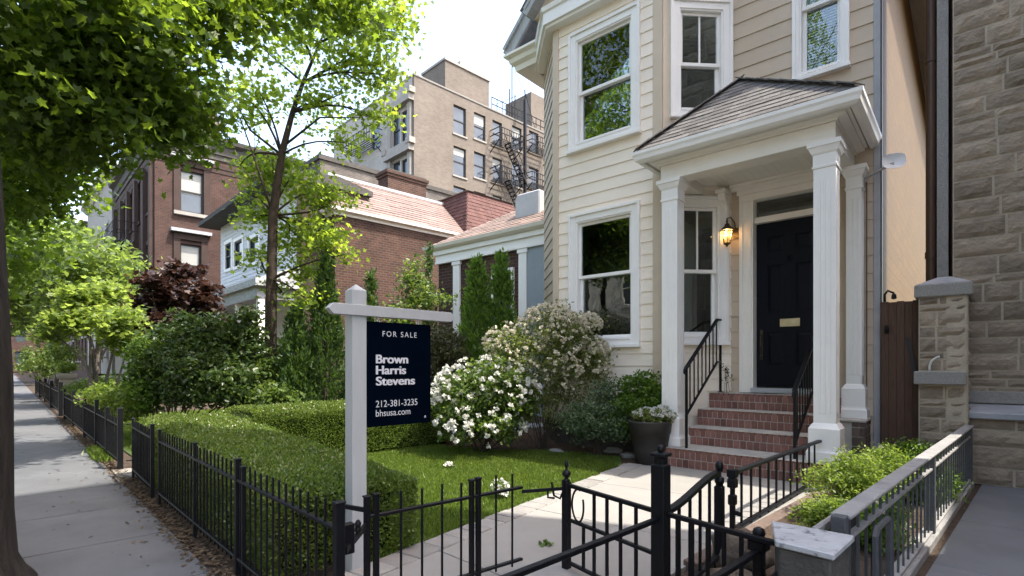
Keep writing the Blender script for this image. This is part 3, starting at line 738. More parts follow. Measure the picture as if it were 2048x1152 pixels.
# bay siding
m = MB()
def bu(x): return x + 4.84
upw, low_ = (bu(-4.54), bu(-3.39), 4.40, 6.15), (bu(-4.54), bu(-3.39), 1.48, 3.44)
ins = .03
clap(m, *BC, 0, 1.77, .35, 6.36, .168, [(a + ins, b - ins, c + ins, d - ins) for a, b, c, d in (upw, low_)])
clap(m, *BR, 0, .94, .35, 6.36, .168, [(.13, .90, 4.53, 6.02), (.13, .84, 1.53, 3.40)])
m.build('bay_siding', M['cream'], house)
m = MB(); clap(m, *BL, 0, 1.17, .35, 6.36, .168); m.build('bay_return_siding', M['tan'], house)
m = MB(); m.ub(*BC, -.02, 1.79, -.14, -.01, -.05, .348); m.ub(*BR, -.02, .94, -.14, -.01, -.05, .348); m.ub(*BL, 0, 1.17, -.14, -.01, -.05, .348); m.build('foundation', M['darkstone'], house)
m = MB(); m.ub(*BC, 1.77 - .125, 1.77 + .008, -.02, .032, .30, 6.358); m.ub(*BR, -.004, .115, -.02, .032, .30, 6.357); m.build('corner_board', M['tanboard'], house, bevel=.003)
m = MB(); m.ub(*BC, -.012, .085, -.02, .032, .30, 6.358); m.ub(*BL, 1.12, 1.175, -.02, .030, .30, 6.357); m.build('corner_board', M['tanboard'], house, bevel=.003)
# main wall siding
m = MB()
door_op = (-2.27, -1.16, .60, 3.42)
clap(m, *MW, -2.44, -.80, .0, 6.9, .205, [door_op, (-1.61, -1.09, 4.74, 5.95), (-1.16, -1.04, .8, 3.4)])
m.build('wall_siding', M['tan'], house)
m = MB(); m.box(-1.158, -1.04, WY - .028, WY + .05, .62, 3.42)
for z in (.75, 1.9, 2.3, 3.3): m.box(-1.150, -1.05, WY - .036, WY - .0275, z, z + .03)
m.box(-1.125, -1.115, WY - .036, WY - .0275, .8, 3.3); m.box(-1.085, -1.075, WY - .036, WY - .0275, .8, 3.3)
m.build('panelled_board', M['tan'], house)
m = MB(); m.box(-.815, -.752, WY - .034, WY + .04, .0, 6.9); m.build('corner_board', M['greytrim'], house, bevel=.003)
m = MB()
for z in (3.42,): pass
m.box(-.885, -.877, WY - .032, WY - .02, .55, 3.3); m.build('conduit', M['brownpipe'], house)
# side wall seen down the gap
m = MB(); m.box(-.90, -.745, WY + .045, 24, 0, 9.0); m.build('side_wall', M['gold'], house)
m = MB(); m.box(-.752, -.738, WY - .02, WY + .044, 0, 6.9); m.build('corner_flashing', M['darkframe'], house)
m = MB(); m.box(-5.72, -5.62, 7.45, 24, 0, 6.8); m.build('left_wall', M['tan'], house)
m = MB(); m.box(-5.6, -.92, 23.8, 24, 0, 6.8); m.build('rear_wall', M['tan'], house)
# windows
def widen(t): return t
house_window(house, *BC, *upw, .115, 5.25)
house_window(house, *BC, *low_, .115, 2.50)
house_window(house, *BR, .105, .93, 4.50, 6.05, .115, 5.22, True)
house_window(house, *BR, .105, .87, 1.50, 3.43, .105, 2.45, True)
house_window(house, *MW, -1.64, -1.06, 4.72, 6.02, .065, 5.60, False, blinds=True)
# bay cornice and gables
m = MB()
pth = [(BL[0][0], BL[0][1]), (-4.84, 6.58), (-3.07, 6.58), (-2.41, 7.24)]
m.sweep(pth, [(-.05, 6.355), (.15, 6.365), (.155, 6.40), (.19, 6.41), (.19, 6.58), (.215, 6.60), (.23, 6.66), (-.05, 6.66)])
m.build('bay_cornice', M['white'], house)
m = MB()
gz, gx0, gx1, gp = 6.66, -5.18, -2.70, 7.92
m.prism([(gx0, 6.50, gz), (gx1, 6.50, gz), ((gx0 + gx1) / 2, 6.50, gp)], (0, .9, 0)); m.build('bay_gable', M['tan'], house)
m = MB()
for s, e in ((gx0 - .06, (gx0 + gx1) / 2), (gx1 + .06, (gx0 + gx1) / 2)):
    m.bar((s, 6.42, gz + .03), (e, 6.42, gp + .06), .20, .13); m.bar((s, 6.34, gz + .10), (e, 6.34, gp + .13), .06, .05)
m.build('bay_rake_board', M['slate'], house)
m = MB()
m.prism([(gx0 - .14, 6.3, gz + .10), ((gx0 + gx1) / 2, 6.3, gp + .20), (gx1 + .14, 6.3, gz + .10), ((gx0 + gx1) / 2, 6.3, gp + .26)], (0, 3.2, 0)); m.build('bay_roof', M['slate'], house)
m = MB()
rx, rz, ry = -3.22, 9.75, 7.02
m.prism([(-6.24, ry, 6.72), (rx, ry, rz), (-.2, ry, 6.72), (-.2, ry, 6.84), (rx, ry, rz + .14), (-6.24, ry, 6.84)], (0, 17.5, 0)); m.build('roof', M['slate'], house)
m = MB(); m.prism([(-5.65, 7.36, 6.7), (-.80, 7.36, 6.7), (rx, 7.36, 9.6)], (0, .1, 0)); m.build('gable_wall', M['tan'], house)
m = MB()
m.bar((-6.20, ry - .02, 6.70), (rx, ry - .02, rz - .02), .05, .22); m.bar((-6.24, ry - .05, 6.80), (rx, ry - .05, rz + .08), .07, .06); m.build('rake_board', M['slate'], house)
m = MB()
m.sweep([(-6.08, 9.4), (-6.08, 7.10), (-5.45, 7.10)], [(-.30, 6.40), (.0, 6.42), (.02, 6.50), (.08, 6.55), (.10, 6.62), (.16, 6.66), (.16, 6.70), (-.30, 6.72)])
m.build('eave_return', M['ivory'], house)
# door, casing and transom
m = MB()
for a, b in ((-2.29, -2.112), (-1.318, -1.16)):
    m.box(a, b, WY - .045, WY + .13, .84, 3.345); m.box(a + .02, a + .05, WY - .058, WY - .044, .84, 3.34); m.box(b - .05, b - .02, WY - .058, WY - .044, .84, 3.34)
m.box(-2.29, -1.16, WY - .047, WY + .13, 3.346, 3.47); m.box(-2.31, -1.14, WY - .075, WY - .046, 3.43, 3.50)
m.box(-2.112, -1.318, WY + .02, WY + .13, 3.05, 3.125)
m.build('door_casing', M['ivory'], house, bevel=.003)
m = MB(); m.box(-2.112, -1.318, WY + .085, WY + .09, 3.125, 3.346); tr = m.build('transom', M['glass'], house)
m = MB(); m.box(-2.3, -1.1, WY + .75, WY + .8, .9, 3.45); m.box(-2.3, -2.27, WY + .14, WY + .75, .9, 3.45); m.box(-1.13, -1.1, WY + .14, WY + .75, .9, 3.45); m.box(-2.27, -1.13, WY + .14, WY + .75, 3.42, 3.45); m.build('hall', M['room'], tr)
DYF = WY + .095
m = MB(); m.box(-2.108, -1.322, DYF + .012, DYF + .05, .915, 3.046)
rows = ((1.19, 1.62), (1.87, 2.50), (2.66, 2.87)); cols = ((-1.975, -1.775), (-1.645, -1.45))
for a, b in ((-2.108, -1.975), (-1.775, -1.645), (-1.45, -1.322)): m.box(a, b, DYF, DYF + .0115, .915, 3.046)
zz = [.915] + [q for r in rows for q in r] + [3.046]
for a, b in cols:
    for k in range(0, len(zz), 2): m.box(a, b, DYF + .0003, DYF + .0115, zz[k], zz[k + 1])
    for r in rows:
        A = [(a + .012, r[0] + .012), (b - .012, r[0] + .012), (b - .012, r[1] - .012), (a + .012, r[1] - .012)]
        B = [(a + .04, r[0] + .04), (b - .04, r[0] + .04), (b - .04, r[1] - .04), (a + .04, r[1] - .04)]
        m.hexa([(x, DYF + .0115, z) for x, z in A] + [(x, DYF + .001, z) for x, z in B])
door = m.build('door', M['door'], house)
m = MB(); m.box(-1.825, -1.595, DYF - .012, DYF - .001, 1.69, 1.79); m.box(-1.80, -1.62, DYF - .017, DYF - .0125, 1.71, 1.77); m.build('mail_slot', M['brass'], door, bevel=.003)
m = MB(); m.lathe(0, 0, [(.02, 0), (.02, .01)], 12); m.v = [(-1.71 + x, DYF - .001 - z, 2.60 + y) for x, y, z in m.v]
m.tube([(-1.71 + .024 * math.sin(a), DYF - .018, 2.562 + .036 * math.cos(a)) for a in np.linspace(0, 2 * math.pi, 15)], .005, 6); m.build('knocker', M['iron'], door)
m = MB(); m.box(-2.065, -2.03, DYF - .01, DYF - .0005, 1.27, 1.66); m.tube([(-2.048, DYF - .01, 1.6), (-2.048, DYF - .05, 1.57), (-2.048, DYF - .055, 1.45), (-2.048, DYF - .03, 1.36), (-2.048, DYF - .01, 1.34)], .009, 8)
m.lathe(-2.048, DYF - .02, [(.018, 1.285), (.02, 1.30), (.018, 1.315)], 10); m.build('handle', M['darkbrass'], door)
m = MB(); m.box(-2.13, -1.30, WY - .10, WY + .10, .845, .905); m.build('threshold', M['metalgrey'], house, bevel=.004)
# porch
CAP = 3.46
def column(cx, cy, zb, h=.10, name='column'):
    mb = MB()
    mb.sq(cx, cy, [(h + .058, zb), (h + .058, zb + .09), (h + .045, zb + .11), (h + .040, zb + .13), (h + .040, zb + .33), (h + .030, zb + .345), (h + .012, zb + .375), (h, zb + .385), (h, CAP - .26), (h + .012, CAP - .255), (h + .014, CAP - .235), (h + .004, CAP - .228), (h + .004, CAP - .12), (h + .020, CAP - .10), (h + .040, CAP - .05), (h + .052, CAP - .045), (h + .052, CAP)])
    c = mb.build(name, M['white'], house)
    f = MB()
    for k in range(-1, 2):                               # fluting as raised beads between shallow grooves
        for sx_, sy_ in ((0, -1), (1, 0)):
            z0, z1 = zb + .48, CAP - .36
            x0, y0 = (cx + k * .045, cy - h) if sx_ == 0 else (cx + h, cy + k * .045)
            w = .012
            if sx_ == 0: f.box(x0 - w, x0 + w, y0 - .006, y0 + .002, z0, z1)
            else: f.box(x0 - .002, x0 + .006, y0 - w, y0 + w, z0, z1)
    f.build('flute', M['white'], c, bevel=.004)
    return c
column(-1.10, 6.19, .225); column(-2.75, 6.19, .225); column(-.985, 7.14, .60, .075)
m = MB()
bx0, bx1, by = -2.86, -1.0, 6.08
m.box(bx0, bx1, by, by + .24, CAP + .001, 3.64); m.box(bx1 - .22, bx1, by + .2405, WY, CAP + .002, 3.64); m.box(bx0, bx0 + .20, by + .2405, 6.95, CAP + .002, 3.64)
m.build('porch_beam', M['ivory'], house, bevel=.004)
m = MB(); x = bx0 + .1
while x < bx1 - .1: m.box(x + .001, x + .089, by + .1, WY, 3.585 + RNG.uniform(0, .001), 3.62); x += .09
m.build('porch_ceiling', M['ivory'], house)
m = MB(); m.box(-2.40, -1.2, WY - .06, WY - .02, 3.50, 3.584); m.box(-2.40, -1.2, WY - .09, WY - .061, 3.55, 3.5835); m.build('ceiling_moulding', M['ivory'], house)
m = MB()
m.prism([(-2.50, WY - .01, 3.46), (-2.50, WY - .24, 3.46), (-2.50, WY - .20, 3.38), (-2.50, WY - .14, 3.33), (-2.50, WY - .10, 3.24), (-2.50, WY - .06, 3.20), (-2.50, WY - .01, 3.20)], (.09, 0, 0)); m.box(-2.52, -2.39, WY - .27, WY - .005, 3.461, 3.51)
m.build('bracket', M['ivory'], house, bevel=.004)
pp = [(bx0, 7.0), (bx0, by), (bx1, by), (bx1, WY)]
m = MB(); m.sweep(pp, [(-.05, 3.642), (.02, 3.642), (.02, 3.66), (.10, 3.672), (.10, 3.69), (.13, 3.70), (.15, 3.77), (-.05, 3.77)]); m.build('porch_cornice', M['ivory'], house)
m = MB(); m.sweep(pp, [(.152, 3.675), (.20, 3.675), (.235, 3.70), (.245, 3.74), (.26, 3.765), (.262, 3.80), (.252, 3.80), (.248, 3.775), (.23, 3.745), (.19, 3.69), (.16, 3.69), (.16, 3.80), (.152, 3.80)]); m.build('porch_gutter', M['white'], house)
# hipped porch roof
gl, gr_, gy, gzz = bx0 - .23, bx1 + .23, by - .23, 3.81
ap = np.array([-2.12, 6.74, 4.72])
m = MB(); m.add([(gl, gy, gzz), (gr_, gy, gzz), tuple(ap), (ap[0], WY, ap[2]), (gl, WY - .3, gzz), (gr_, WY, gzz)], [(0, 1, 2), (1, 5, 3, 2), (0, 2, 3, 4), (0, 4, 5, 1), (3, 5, 4)])
roof = m.build('porch_roof', M['shingle'], house)
vv = np.array([0, ap[1] - gy, ap[2] - gzz]); Lr = np.linalg.norm(vv); vv /= Lr; nn = np.array([0, -vv[2], vv[1]])
m = MB(); courses(m, (0, gy, gzz), (1, 0, 0), vv, nn, Lr, .098, lambda s: (gl + (ap[0] - gl) * s / Lr, gr_ + (ap[0] - gr_) * s / Lr), (.12, .30), .010, np.random.default_rng(3), .006)
v2 = np.array([ap[0] - gr_, 0, ap[2] - gzz]); L2 = np.linalg.norm(v2); v2 /= L2
courses(m, (gr_, 0, gzz), (0, 1, 0), v2, np.array([v2[2], 0, -v2[0]]), L2, .098, lambda s: (gy + (ap[1] - gy) * s / L2, WY), (.12, .30), .010, np.random.default_rng(4), .006)
m.build('shingles', M['shingle'], roof)
m = MB()
for e in ((gl, gy, gzz + .012), (gr_, gy, gzz + .012)):
    e = np.array(e); k = 9
    for i in range(k):
        a = e + (ap - e) * (i / k); b = e + (ap - e) * ((i + 1.12) / k)
        m.bar(tuple(a + (0, -.002, .012)), tuple(b + (0, -.002, .020)), .13, .012)
m.build('hip_cap', M['ridge'], roof)

# brick front steps
steps = thing('front_steps', 'red brick porch steps with pale treads below the navy door', 'steps', (-1.9, 6.4, 0))
SX0 = [-2.80, -2.66, -2.64, -2.60]; SX1 = [-.97, -1.10, -1.10, -1.10]; SY = [5.90, 6.33, 6.68, 6.98]; SZ = [.225, .43, .635, .835]
for k in range(4):
    zb = 0 if k == 0 else SZ[k - 1]; rg = np.random.default_rng(20 + k)
    mb = MB(); mb.box(SX0[k] + .006, SX1[k] - .006, SY[k] + .008, WY - .03, max(zb - .02, -.02), SZ[k] - .028); st = mb.build('step', M['mortar'], steps)
    b = MB(); h = SZ[k] - .004 - zb
    for r in range(2):
        z0, z1 = (zb + .004, zb + h * .46) if r == 0 else (zb + h * .46 + .010, SZ[k] - .006)
        x = SX0[k]
        while x < SX1[k] - .02:
            w = .073 if r == 0 else .0635
            b.box(x + .004, min(x + w - .004, SX1[k] - .001), SY[k] + RNG.uniform(-.002, .003), SY[k] + .05, z0, z1); x += w
    b.build('riser', M['stepbrick'], st, bevel=.004)
    t = MB(); x = SX0[k]; yb = (SY[k + 1] if k < 3 else WY) + .01
    t.box(SX0[k], SX1[k], SY[k] + .0505, yb, SZ[k] - .027, SZ[k] - .002)
    while x < SX1[k] - .02: t.box(x + .002, min(x + .0615, SX1[k]), SY[k] - .004, SY[k] + .12, SZ[k] - .0055, SZ[k] + rg.uniform(-.001, .002)); x += .0635
    t.build('tread', M['tread'], st, bevel=.003)
def brickface(mb, x, y0, y1, z0, z1, dirx=True):
    z = z0; r = 0
    while z < z1 - .02:
        y = y0 - (0 if r % 2 == 0 else .0)
        while y < y1 - .02: mb.box(x - .05, x + RNG.uniform(-.002, .003), y + .004, min(y + .086, y1) - .002, z + .004, min(z + .1, z1) - .004); y += .09
        z += .104; r += 1
b = MB(); brickface(b, SX1[0] + .001, 5.905, 6.78, 0, .222); brickface(b, -.845, 6.785, 7.24, 0, .575); b.build('cheek_bricks', M['sidebrick'], steps, bevel=.004)
b = MB()
z = 0
while z < .56:
    x = SX1[0] + .004
    while x < -.86: b.box(x + .003, min(x + .066, -.848), 6.785, 6.83, z + .004, min(z + .1, .575) - .004); x += .07
    z += .104
b.build('cheek_front', M['sidebrick'], steps, bevel=.004)
b = MB(); b.box(-1.10, -.855, 6.80, 7.235, -.02, .572); b.box(-1.105, -.835, 6.775, 7.236, .5755, .60); b.build('cheek_block', M['tread'], steps, bevel=.004)

def stair_rail(label, X, p_top, p_low, foot_top, foot_low, end_post_low=True):
    t = thing('stair_railing', label, 'railing', (X, p_low[0], foot_low), group='iron railings of the porch steps')
    mb = MB()
    (y1, z1), (y0, z0) = p_top, p_low
    mb.bar((X, y0, z0), (X, y1 - .12, z1), .045, .022); mb.bar((X, y1 - .125, z1), (X, y1 + .012, z1), .045, .022)
    mb.tube([(X, y0 + .01, z0), (X, y0 - .03, z0 - .012), (X, y0 - .045, z0 - .045), (X, y0 - .02, z0 - .06)], .016, 6)
    mb.build('handrail', M['iron'], t, bevel=.003)
    mb = MB(); dz = .56
    mb.bar((X, y0, z0 - dz), (X, y1 - .12, z1 - dz), .022, .022); mb.bar((X, y1 - .125, z1 - dz), (X, y1, z1 - dz), .022, .022); mb.build('lower_rail', M['iron'], t)
    mb = MB(); n = 9
    for i in range(1, n):
        y = y0 + (y1 - .02 - y0) * i / n; tt = min(1, (y - y0) / (y1 - .12 - y0)); z = z0 + (z1 - z0) * tt
        mb.bar((X, y, z - dz), (X, y, z - .01), .013)
    mb.build('balusters', M['iron'], t)
    mb = MB(); mb.bar((X, y1, foot_top), (X, y1, z1 - .008), .026); mb.bar((X, y1, foot_top), (X, y1, foot_top + .01), .06); mb.build('post', M['iron'], t)
    mb = MB(); mb.bar((X, y0 + .02, foot_low), (X, y0 + .02, z0 - .005), .026); mb.build('post', M['iron'], t)
stair_rail('black iron stair railing behind the planter column, in front of the bay window', -2.50, (7.12, 1.80), (5.98, 1.16), SZ[3], SZ[0])
stair_rail('black iron stair railing with curled end, half hidden by the tall front column', -1.36, (7.12, 1.53), (6.02, .93), SZ[3], SZ[0])

# wall lantern
LX, LY, LZ = -2.40, WY - .17, 2.93
lan = thing('wall_lantern', 'lit black carriage lantern on the wall left of the door', 'lantern', (LX, LY, LZ - .17))
m = MB(); m.box(LX + .03, LX + .11, WY - .035, WY - .012, LZ - .05, LZ + .09); m.tube([(LX + .07, WY - .03, LZ + .03), (LX + .06, WY - .06, LZ + .16), (LX + .03, WY - .12, LZ + .22), (LX, LY, LZ + .20), (LX - .005, LY, LZ + .15)], .008, 8)
m.tube([(LX + .012 * math.cos(a), LY, LZ + .165 + .02 * math.sin(a)) for a in np.linspace(0, 2 * math.pi, 11)], .004, 6); m.build('bracket', M['darkbrass'], lan)
m = MB(); m.lathe(LX, LY, [(.098, LZ + .045), (.10, LZ + .052), (.055, LZ + .085), (.035, LZ + .105), (.03, LZ + .125), (.012, LZ + .14), (.012, LZ + .155)], 6); m.build('hood', M['darkbrass'], lan)
m = MB()
for k in range(6):
    a = k * math.pi / 3; m.bar((LX + .072 * math.cos(a), LY + .072 * math.sin(a), LZ + .046), (LX + .042 * math.cos(a), LY + .042 * math.sin(a), LZ - .125), .007)
m.lathe(LX, LY, [(.048, LZ - .135), (.05, LZ - .125), (.04, LZ - .12)], 6); m.lathe(LX, LY, [(.004, LZ - .175), (.01, LZ - .165), (.02, LZ - .15), (.045, LZ - .136)], 8); m.build('cage', M['darkbrass'], lan)
m = MB(); m.lathe(LX, LY, [(.040, LZ - .12), (.068, LZ + .044)], 6); m.build('lantern_glass', M['lampglass'], lan)
m = MB()
for dx in (-.018, .0, .018): m.lathe(LX + dx, LY + .3 * abs(dx), [(.004, LZ - .04), (.009, LZ - .02), (.007, LZ), (.002, LZ + .015)], 8)
m.build('bulb', M['bulb'], lan)
m = MB()
for dx in (-.018, .0, .018): m.lathe(LX + dx, LY + .3 * abs(dx), [(.007, LZ - .118), (.007, LZ - .04)], 8)
m.build('candle_tube', M['ivory'], lan)
pl = bpy.data.lights.new('lantern_light', 'POINT'); pl.energy = .28; pl.color = (1.0, .62, .28); pl.shadow_soft_size = .04
plo = bpy.data.objects.new('lantern_light', pl); COL.objects.link(plo); plo.parent = lan; plo.location = (0, 0, .175)

# satellite dish at the corner
dish = thing('satellite_dish', 'small white satellite dish on an arm at the tan wall corner', 'satellite dish', (-.86, WY, 3.35))
m = MB(); m.tube([(-.91, WY - .02, 3.34), (-.84, WY - .10, 3.345), (-.66, WY - .16, 3.40)], .014, 8); m.box(-.95, -.88, WY - .045, WY - .018, 3.30, 3.38); m.build('arm', M['dishgrey'], dish)
m = MB(); c = np.array([-.615, WY - .17, 3.43]); a = Vector((.25, -.93, .25)).normalized(); sd = Vector((0, 0, 1)).cross(a).normalized(); up = a.cross(sd)
vs = []; fs = []; n = 20
for i, (r, d) in enumerate(((.0, -.02), (.05, -.014), (.085, -.002), (.105, .012), (.108, .014), (.104, .006), (.05, -.02), (.0, -.026))):
    for k in range(n):
        t = 2 * math.pi * k / n; q = 1.0 / (abs(math.cos(t)) ** 3.2 + abs(math.sin(t)) ** 3.2) ** (1 / 3.2)
        vs.append(tuple(Vector(c) + sd * (r * math.cos(t) * q * 1.0) + up * (r * math.sin(t) * q * .85) + a * d))
for i in range(7):
    for k in range(n): fs.append((i * n + k, i * n + (k + 1) % n, (i + 1) * n + (k + 1) % n, (i + 1) * n + k))
m.add(vs, fs); m.build('reflector', M['dishwhite'], dish, smooth=True)
m = MB(); m.bar(tuple(c + np.array([0, .02, -.02])), (-.67, WY - .155, 3.40), .03, .03); m.build('bracket', M['dishgrey'], dish)

# ================================================================== CHURCH AT THE RIGHT
church = thing('church', 'rough grey brown stone church wall at the right edge', 'church', (.3, 7.3, 0))
def ashlar(mb, mm, o, u, n, u0, u1, z0, z1, rng, hs=(.085, .17, .20, .21), ls=(.22, .55), ulimit=None, depth=.12):
    mm.ub(o, u, n, u0, u1, -depth - .05, -.012, z0, z1)
    z = z0
    while z < z1 - .02:
        h = rng.choice(hs); zt = min(z + h, z1)
        if z1 - zt < .05: zt = z1
        a = u0
        while a < u1 - .005:
            w = rng.uniform(*ls) * (1.1 if h < .1 else 1.0); b = min(a + w, u1)
            if u1 - b < .08: b = u1
            d = rng.uniform(.0, .016); g = .010
            A = [(a + g, z + g), (b - g, z + g), (b - g, zt - g), (a + g, zt - g)]
            P = lambda uu, zz, dd: (o[0] + u[0] * uu + n[0] * dd, o[1] + u[1] * uu + n[1] * dd, zz)
            nx, nz = max(2, int((b - a) / .06)), max(2, int((zt - z) / .05))
            vs = []; fs = []
            for j in range(nz + 1):
                for i in range(nx + 1):
                    uu = A[0][0] + (A[1][0] - A[0][0]) * i / nx; zq = A[0][1] + (A[2][1] - A[0][1]) * j / nz
                    ed = i in (0, nx) or j in (0, nz)
                    vs.append(P(uu, zq, -.006 if ed else d + rng.uniform(-.003, .010)))
            for j in range(nz):
                for i in range(nx): q = j * (nx + 1) + i; fs.append((q, q + 1, q + nx + 2, q + nx + 1))
            mb.add(vs, fs); a = b
        z = zt
cr = np.random.default_rng(11)
m = MB(); mm = MB()
ashlar(m, mm, (-.127, 7.35, 0), X_, NY, 0, 3.2, .80, 8.5, cr)
m.build('stone_wall', M['church'], church, uv=False); mm.build('mortar_bed', M['churchmortar'], church)
m = MB(); mm = MB(); ashlar(m, mm, (.0, 7.09, 0), X_, NY, 0, 3.2, .0, .66, cr, (.10, .17, .21)); m.build('plinth', M['church'], church, uv=False); mm.build('mortar_bed', M['churchmortar'], church)
m = MB(); m.add([(-.01, 7.04, .66), (3.2, 7.04, .66), (3.2, 7.36, .66), (-.01, 7.36, .66), (-.01, 7.04, .725), (3.2, 7.04, .725), (3.2, 7.36, .80), (-.01, 7.36, .80)], [(0, 3, 2, 1), (4, 5, 6, 7), (0, 1, 5, 4), (1, 2, 6, 5), (2, 3, 7, 6), (3, 0, 4, 7)]); m.build('water_table', M['lead'], church, bevel=.008)
m = MB(); m.box(-.13, 3.2, 7.325, 7.36, .805, .93); m.build('base_course', M['granite'], church, bevel=.005)
m = MB(); m.box(-.262, -.165, 7.44, 7.75, 0, 8.5); m.build('stone_strip', M['granite'], church)
m = MB(); m.box(-.26, -.11, 7.76, 7.95, 0, 8.48); m.build('return_wall', M['darkstone'], church)
m = MB(); m.box(-.12, 3.2, 7.40, 7.95, 0, 8.49); m.build('wall_body', M['churchmortar'], church)
m = MB(); mm = MB()
ashlar(m, mm, (2.75, 5.6, 0), (0, -1, 0), (-1, 0, 0), 0, 4.7, 0, 18.5, cr, (.25, .4, .5), (.5, 1.2)); m.build('shade_tower_wall', M['church'], church, uv=False); mm.build('mortar_bed', M['churchmortar'], church)  # unseen tower added to shade the near sidewalk and path
m = MB(); m.box(2.93, 9, .9, 5.6, 0, 18.4); m.build('shade_tower_body', M['church'], church)
m = MB(); m.box(3.0, 9, 5.601, 7.9, 0, 6.2); m.build('shade_wing', M['church'], church)  # unseen low wing added to keep the court in shade
pier = thing('stone_pier', 'squat stone gate pier with granite cap against the church', 'gate pier', (-.2, 7.1, 0))
m = MB(); mm = MB()
ashlar(m, mm, (-.395, 6.95, 0), X_, NY, 0, .395, .0, 1.9, cr, (.07, .12, .15), (.13, .26)); ashlar(m, mm, (0.0, 6.95, 0), (0, 1, 0), (1, 0, 0), 0, .36, .0, 1.9, cr, (.07, .12, .15), (.12, .24))
m.build('shaft', M['church'], pier, uv=False); mm.build('mortar_bed', M['churchmortar'], pier)
m = MB(); m.box(-.43, .035, 6.915, 7.33, 1.90, 2.035); m.build('cap', M['granite'], pier, bevel=.012)
m = MB(); m.add([(-.42, 6.925, 2.036), (.025, 6.925, 2.036), (.025, 7.32, 2.036), (-.42, 7.32, 2.036), (-.24, 7.06, 2.115), (-.14, 7.06, 2.115), (-.14, 7.2, 2.115), (-.24, 7.2, 2.115)], [(4, 5, 6, 7), (0, 1, 5, 4), (1, 2, 6, 5), (2, 3, 7, 6), (3, 0, 4, 7)]); m.build('cap_top', M['lead'], pier)
m = MB(); m.box(-.43, -.02, 6.87, 7.0, 1.0, 1.135); m.build('ledge', M['granite'], pier, bevel=.008)
m = MB(); m.tube([(-.30, 6.89, 1.135), (-.30, 6.89, 1.19), (-.285, 6.89, 1.24), (-.25, 6.885, 1.275), (-.22, 6.88, 1.285)], .010, 8)
tag(m.build('vent_pipe', M['dishwhite'], base=(-.30, 6.89, 1.135), smooth=True), 'thin bent white pipe standing on the stone pier ledge', 'pipe')
for k, (x0, lab) in enumerate(((-.365, 'wide dark brown downpipe beside the golden side wall'), (-.150, 'narrow brown downpipe in the corner of the church wall'))):
    m = MB(); w = .10 if k == 0 else .036
    m.lathe(x0 + w / 2, 7.55, [(w / 2, 0), (w / 2, 8.5)], 14)
    if k == 0: m.lathe(x0 + .112, 7.62, [(.016, 0), (.016, 8.5)], 10)
    for z in (2.4, 4.6, 6.8): m.lathe(x0 + w / 2, 7.55, [(w / 2 + .008, z), (w / 2 + .008, z + .07)], 14)
    tag(m.build('downpipe', M['brownpipe'], base=(x0, 7.55, 0), smooth=False), lab, 'downpipe')
# wooden gate
wg = thing('wooden_gate', 'weathered brown plank gate between the tan house and stone pier', 'gate', (-.56, 7.12, 0))
m = MB()
for i, x in enumerate((-.735, -.665, -.595, -.525, -.455)): m.box(x + .0006, x + .0694, 7.12 + .002 * (i % 2), 7.145, .02, 1.90 - .008 * (i % 2))
m.build('boards', M['gatewood'], wg, bevel=.003)
m = MB(); m.box(-.73, -.40, 7.146, 7.19, .4, .5); m.box(-.73, -.40, 7.146, 7.19, 1.5, 1.6); m.build('cross_rail', M['gatewood'], wg)
m = MB(); m.tube([(-.70, 7.10, 1.90), (-.70, 7.10, 1.98), (-.67, 7.09, 2.02), (-.62, 7.08, 1.99), (-.61, 7.08, 1.95)], .012, 8); m.lathe(-.615, 7.08, [(.012, 1.92), (.026, 1.93), (.02, 1.975), (.01, 1.98)], 10); m.build('hook', M['iron'], wg)
m = MB(); m.box(-.70, -.665, 7.105, 7.119, 1.55, 1.64); m.lathe(-.68, 7.10, [(.014, 1.56), (.018, 1.585), (.014, 1.61)], 8); m.build('latch', M['iron'], wg)
m = MB(); m.bar((-.50, 7.108, 1.50), (-.43, 7.108, 1.10), .035, .012, (0, 1, 0)); m.build('strap', M['darkframe'], wg)

# ================================================================== BUILDINGS ALONG THE STREET
UY, NX = (0, 1, 0), (1, 0, 0)
def rectX(X, l, t, r, b):        # a rectangle seen on a plane x = X of the street frame -> (y0, y1, z0, z1)
    a, c = onX(l, t, X), onX(r, b, X); d, e = onX(l, b, X), onX(r, t, X)
    return (a[1], c[1], (d[2] + c[2]) / 2, (a[2] + e[2]) / 2)
def rectY(Y, l, t, r, b):
    a, c = onY(l, t, Y), onY(r, b, Y); d, e = onY(l, b, Y), onY(r, t, Y)
    return (a[0], c[0], (d[2] + c[2]) / 2, (a[2] + e[2]) / 2)

# red brick apartment house
AX, AY = -32.0, 5.5
az = float(onY(305, 258, AY)[2])
apt = thing('apartment_house', 'red brick apartment house with brown stone window surrounds and a dark cornice', 'apartment house', (AX, AY, 0), SF)
o1, o2 = (AX, 0, 0), (0, AY, 0)
sw = [rectX(AX, 360, 343, 407, 426), rectX(AX, 360, 489, 402, 572)]
sw += [(a + 4.2, b + 4.2, c, d) for a, b, c, d in sw]
fx = [-33.4, -36.0, -38.6, -41.2]
fh = [(w[2], w[3]) for w in sw[:2]]
fw_ = [(x - 1.25, x, z0, z1) for x in fx for z0, z1 in fh]
m = MB(); wallgrid(m, o1, UY, NX, AY, 20, 4.6, az, sw); wallgrid(m, o2, X_, NY, AX - 13, AX - .001, 4.6, az, fw_); m.build('wall', M['redbrick'], apt, SF)
m = MB(); m.box(AX - 13, AX + .04, AY - .04, 20, 0, 4.58); m.build('stone_base', M['limestone'], apt, SF)
m = MB(); m.box(AX - 12.7, AX - .3, AY + .3, 19.8, 4.6, az - .1); m.build('core', M['room'], apt, SF)
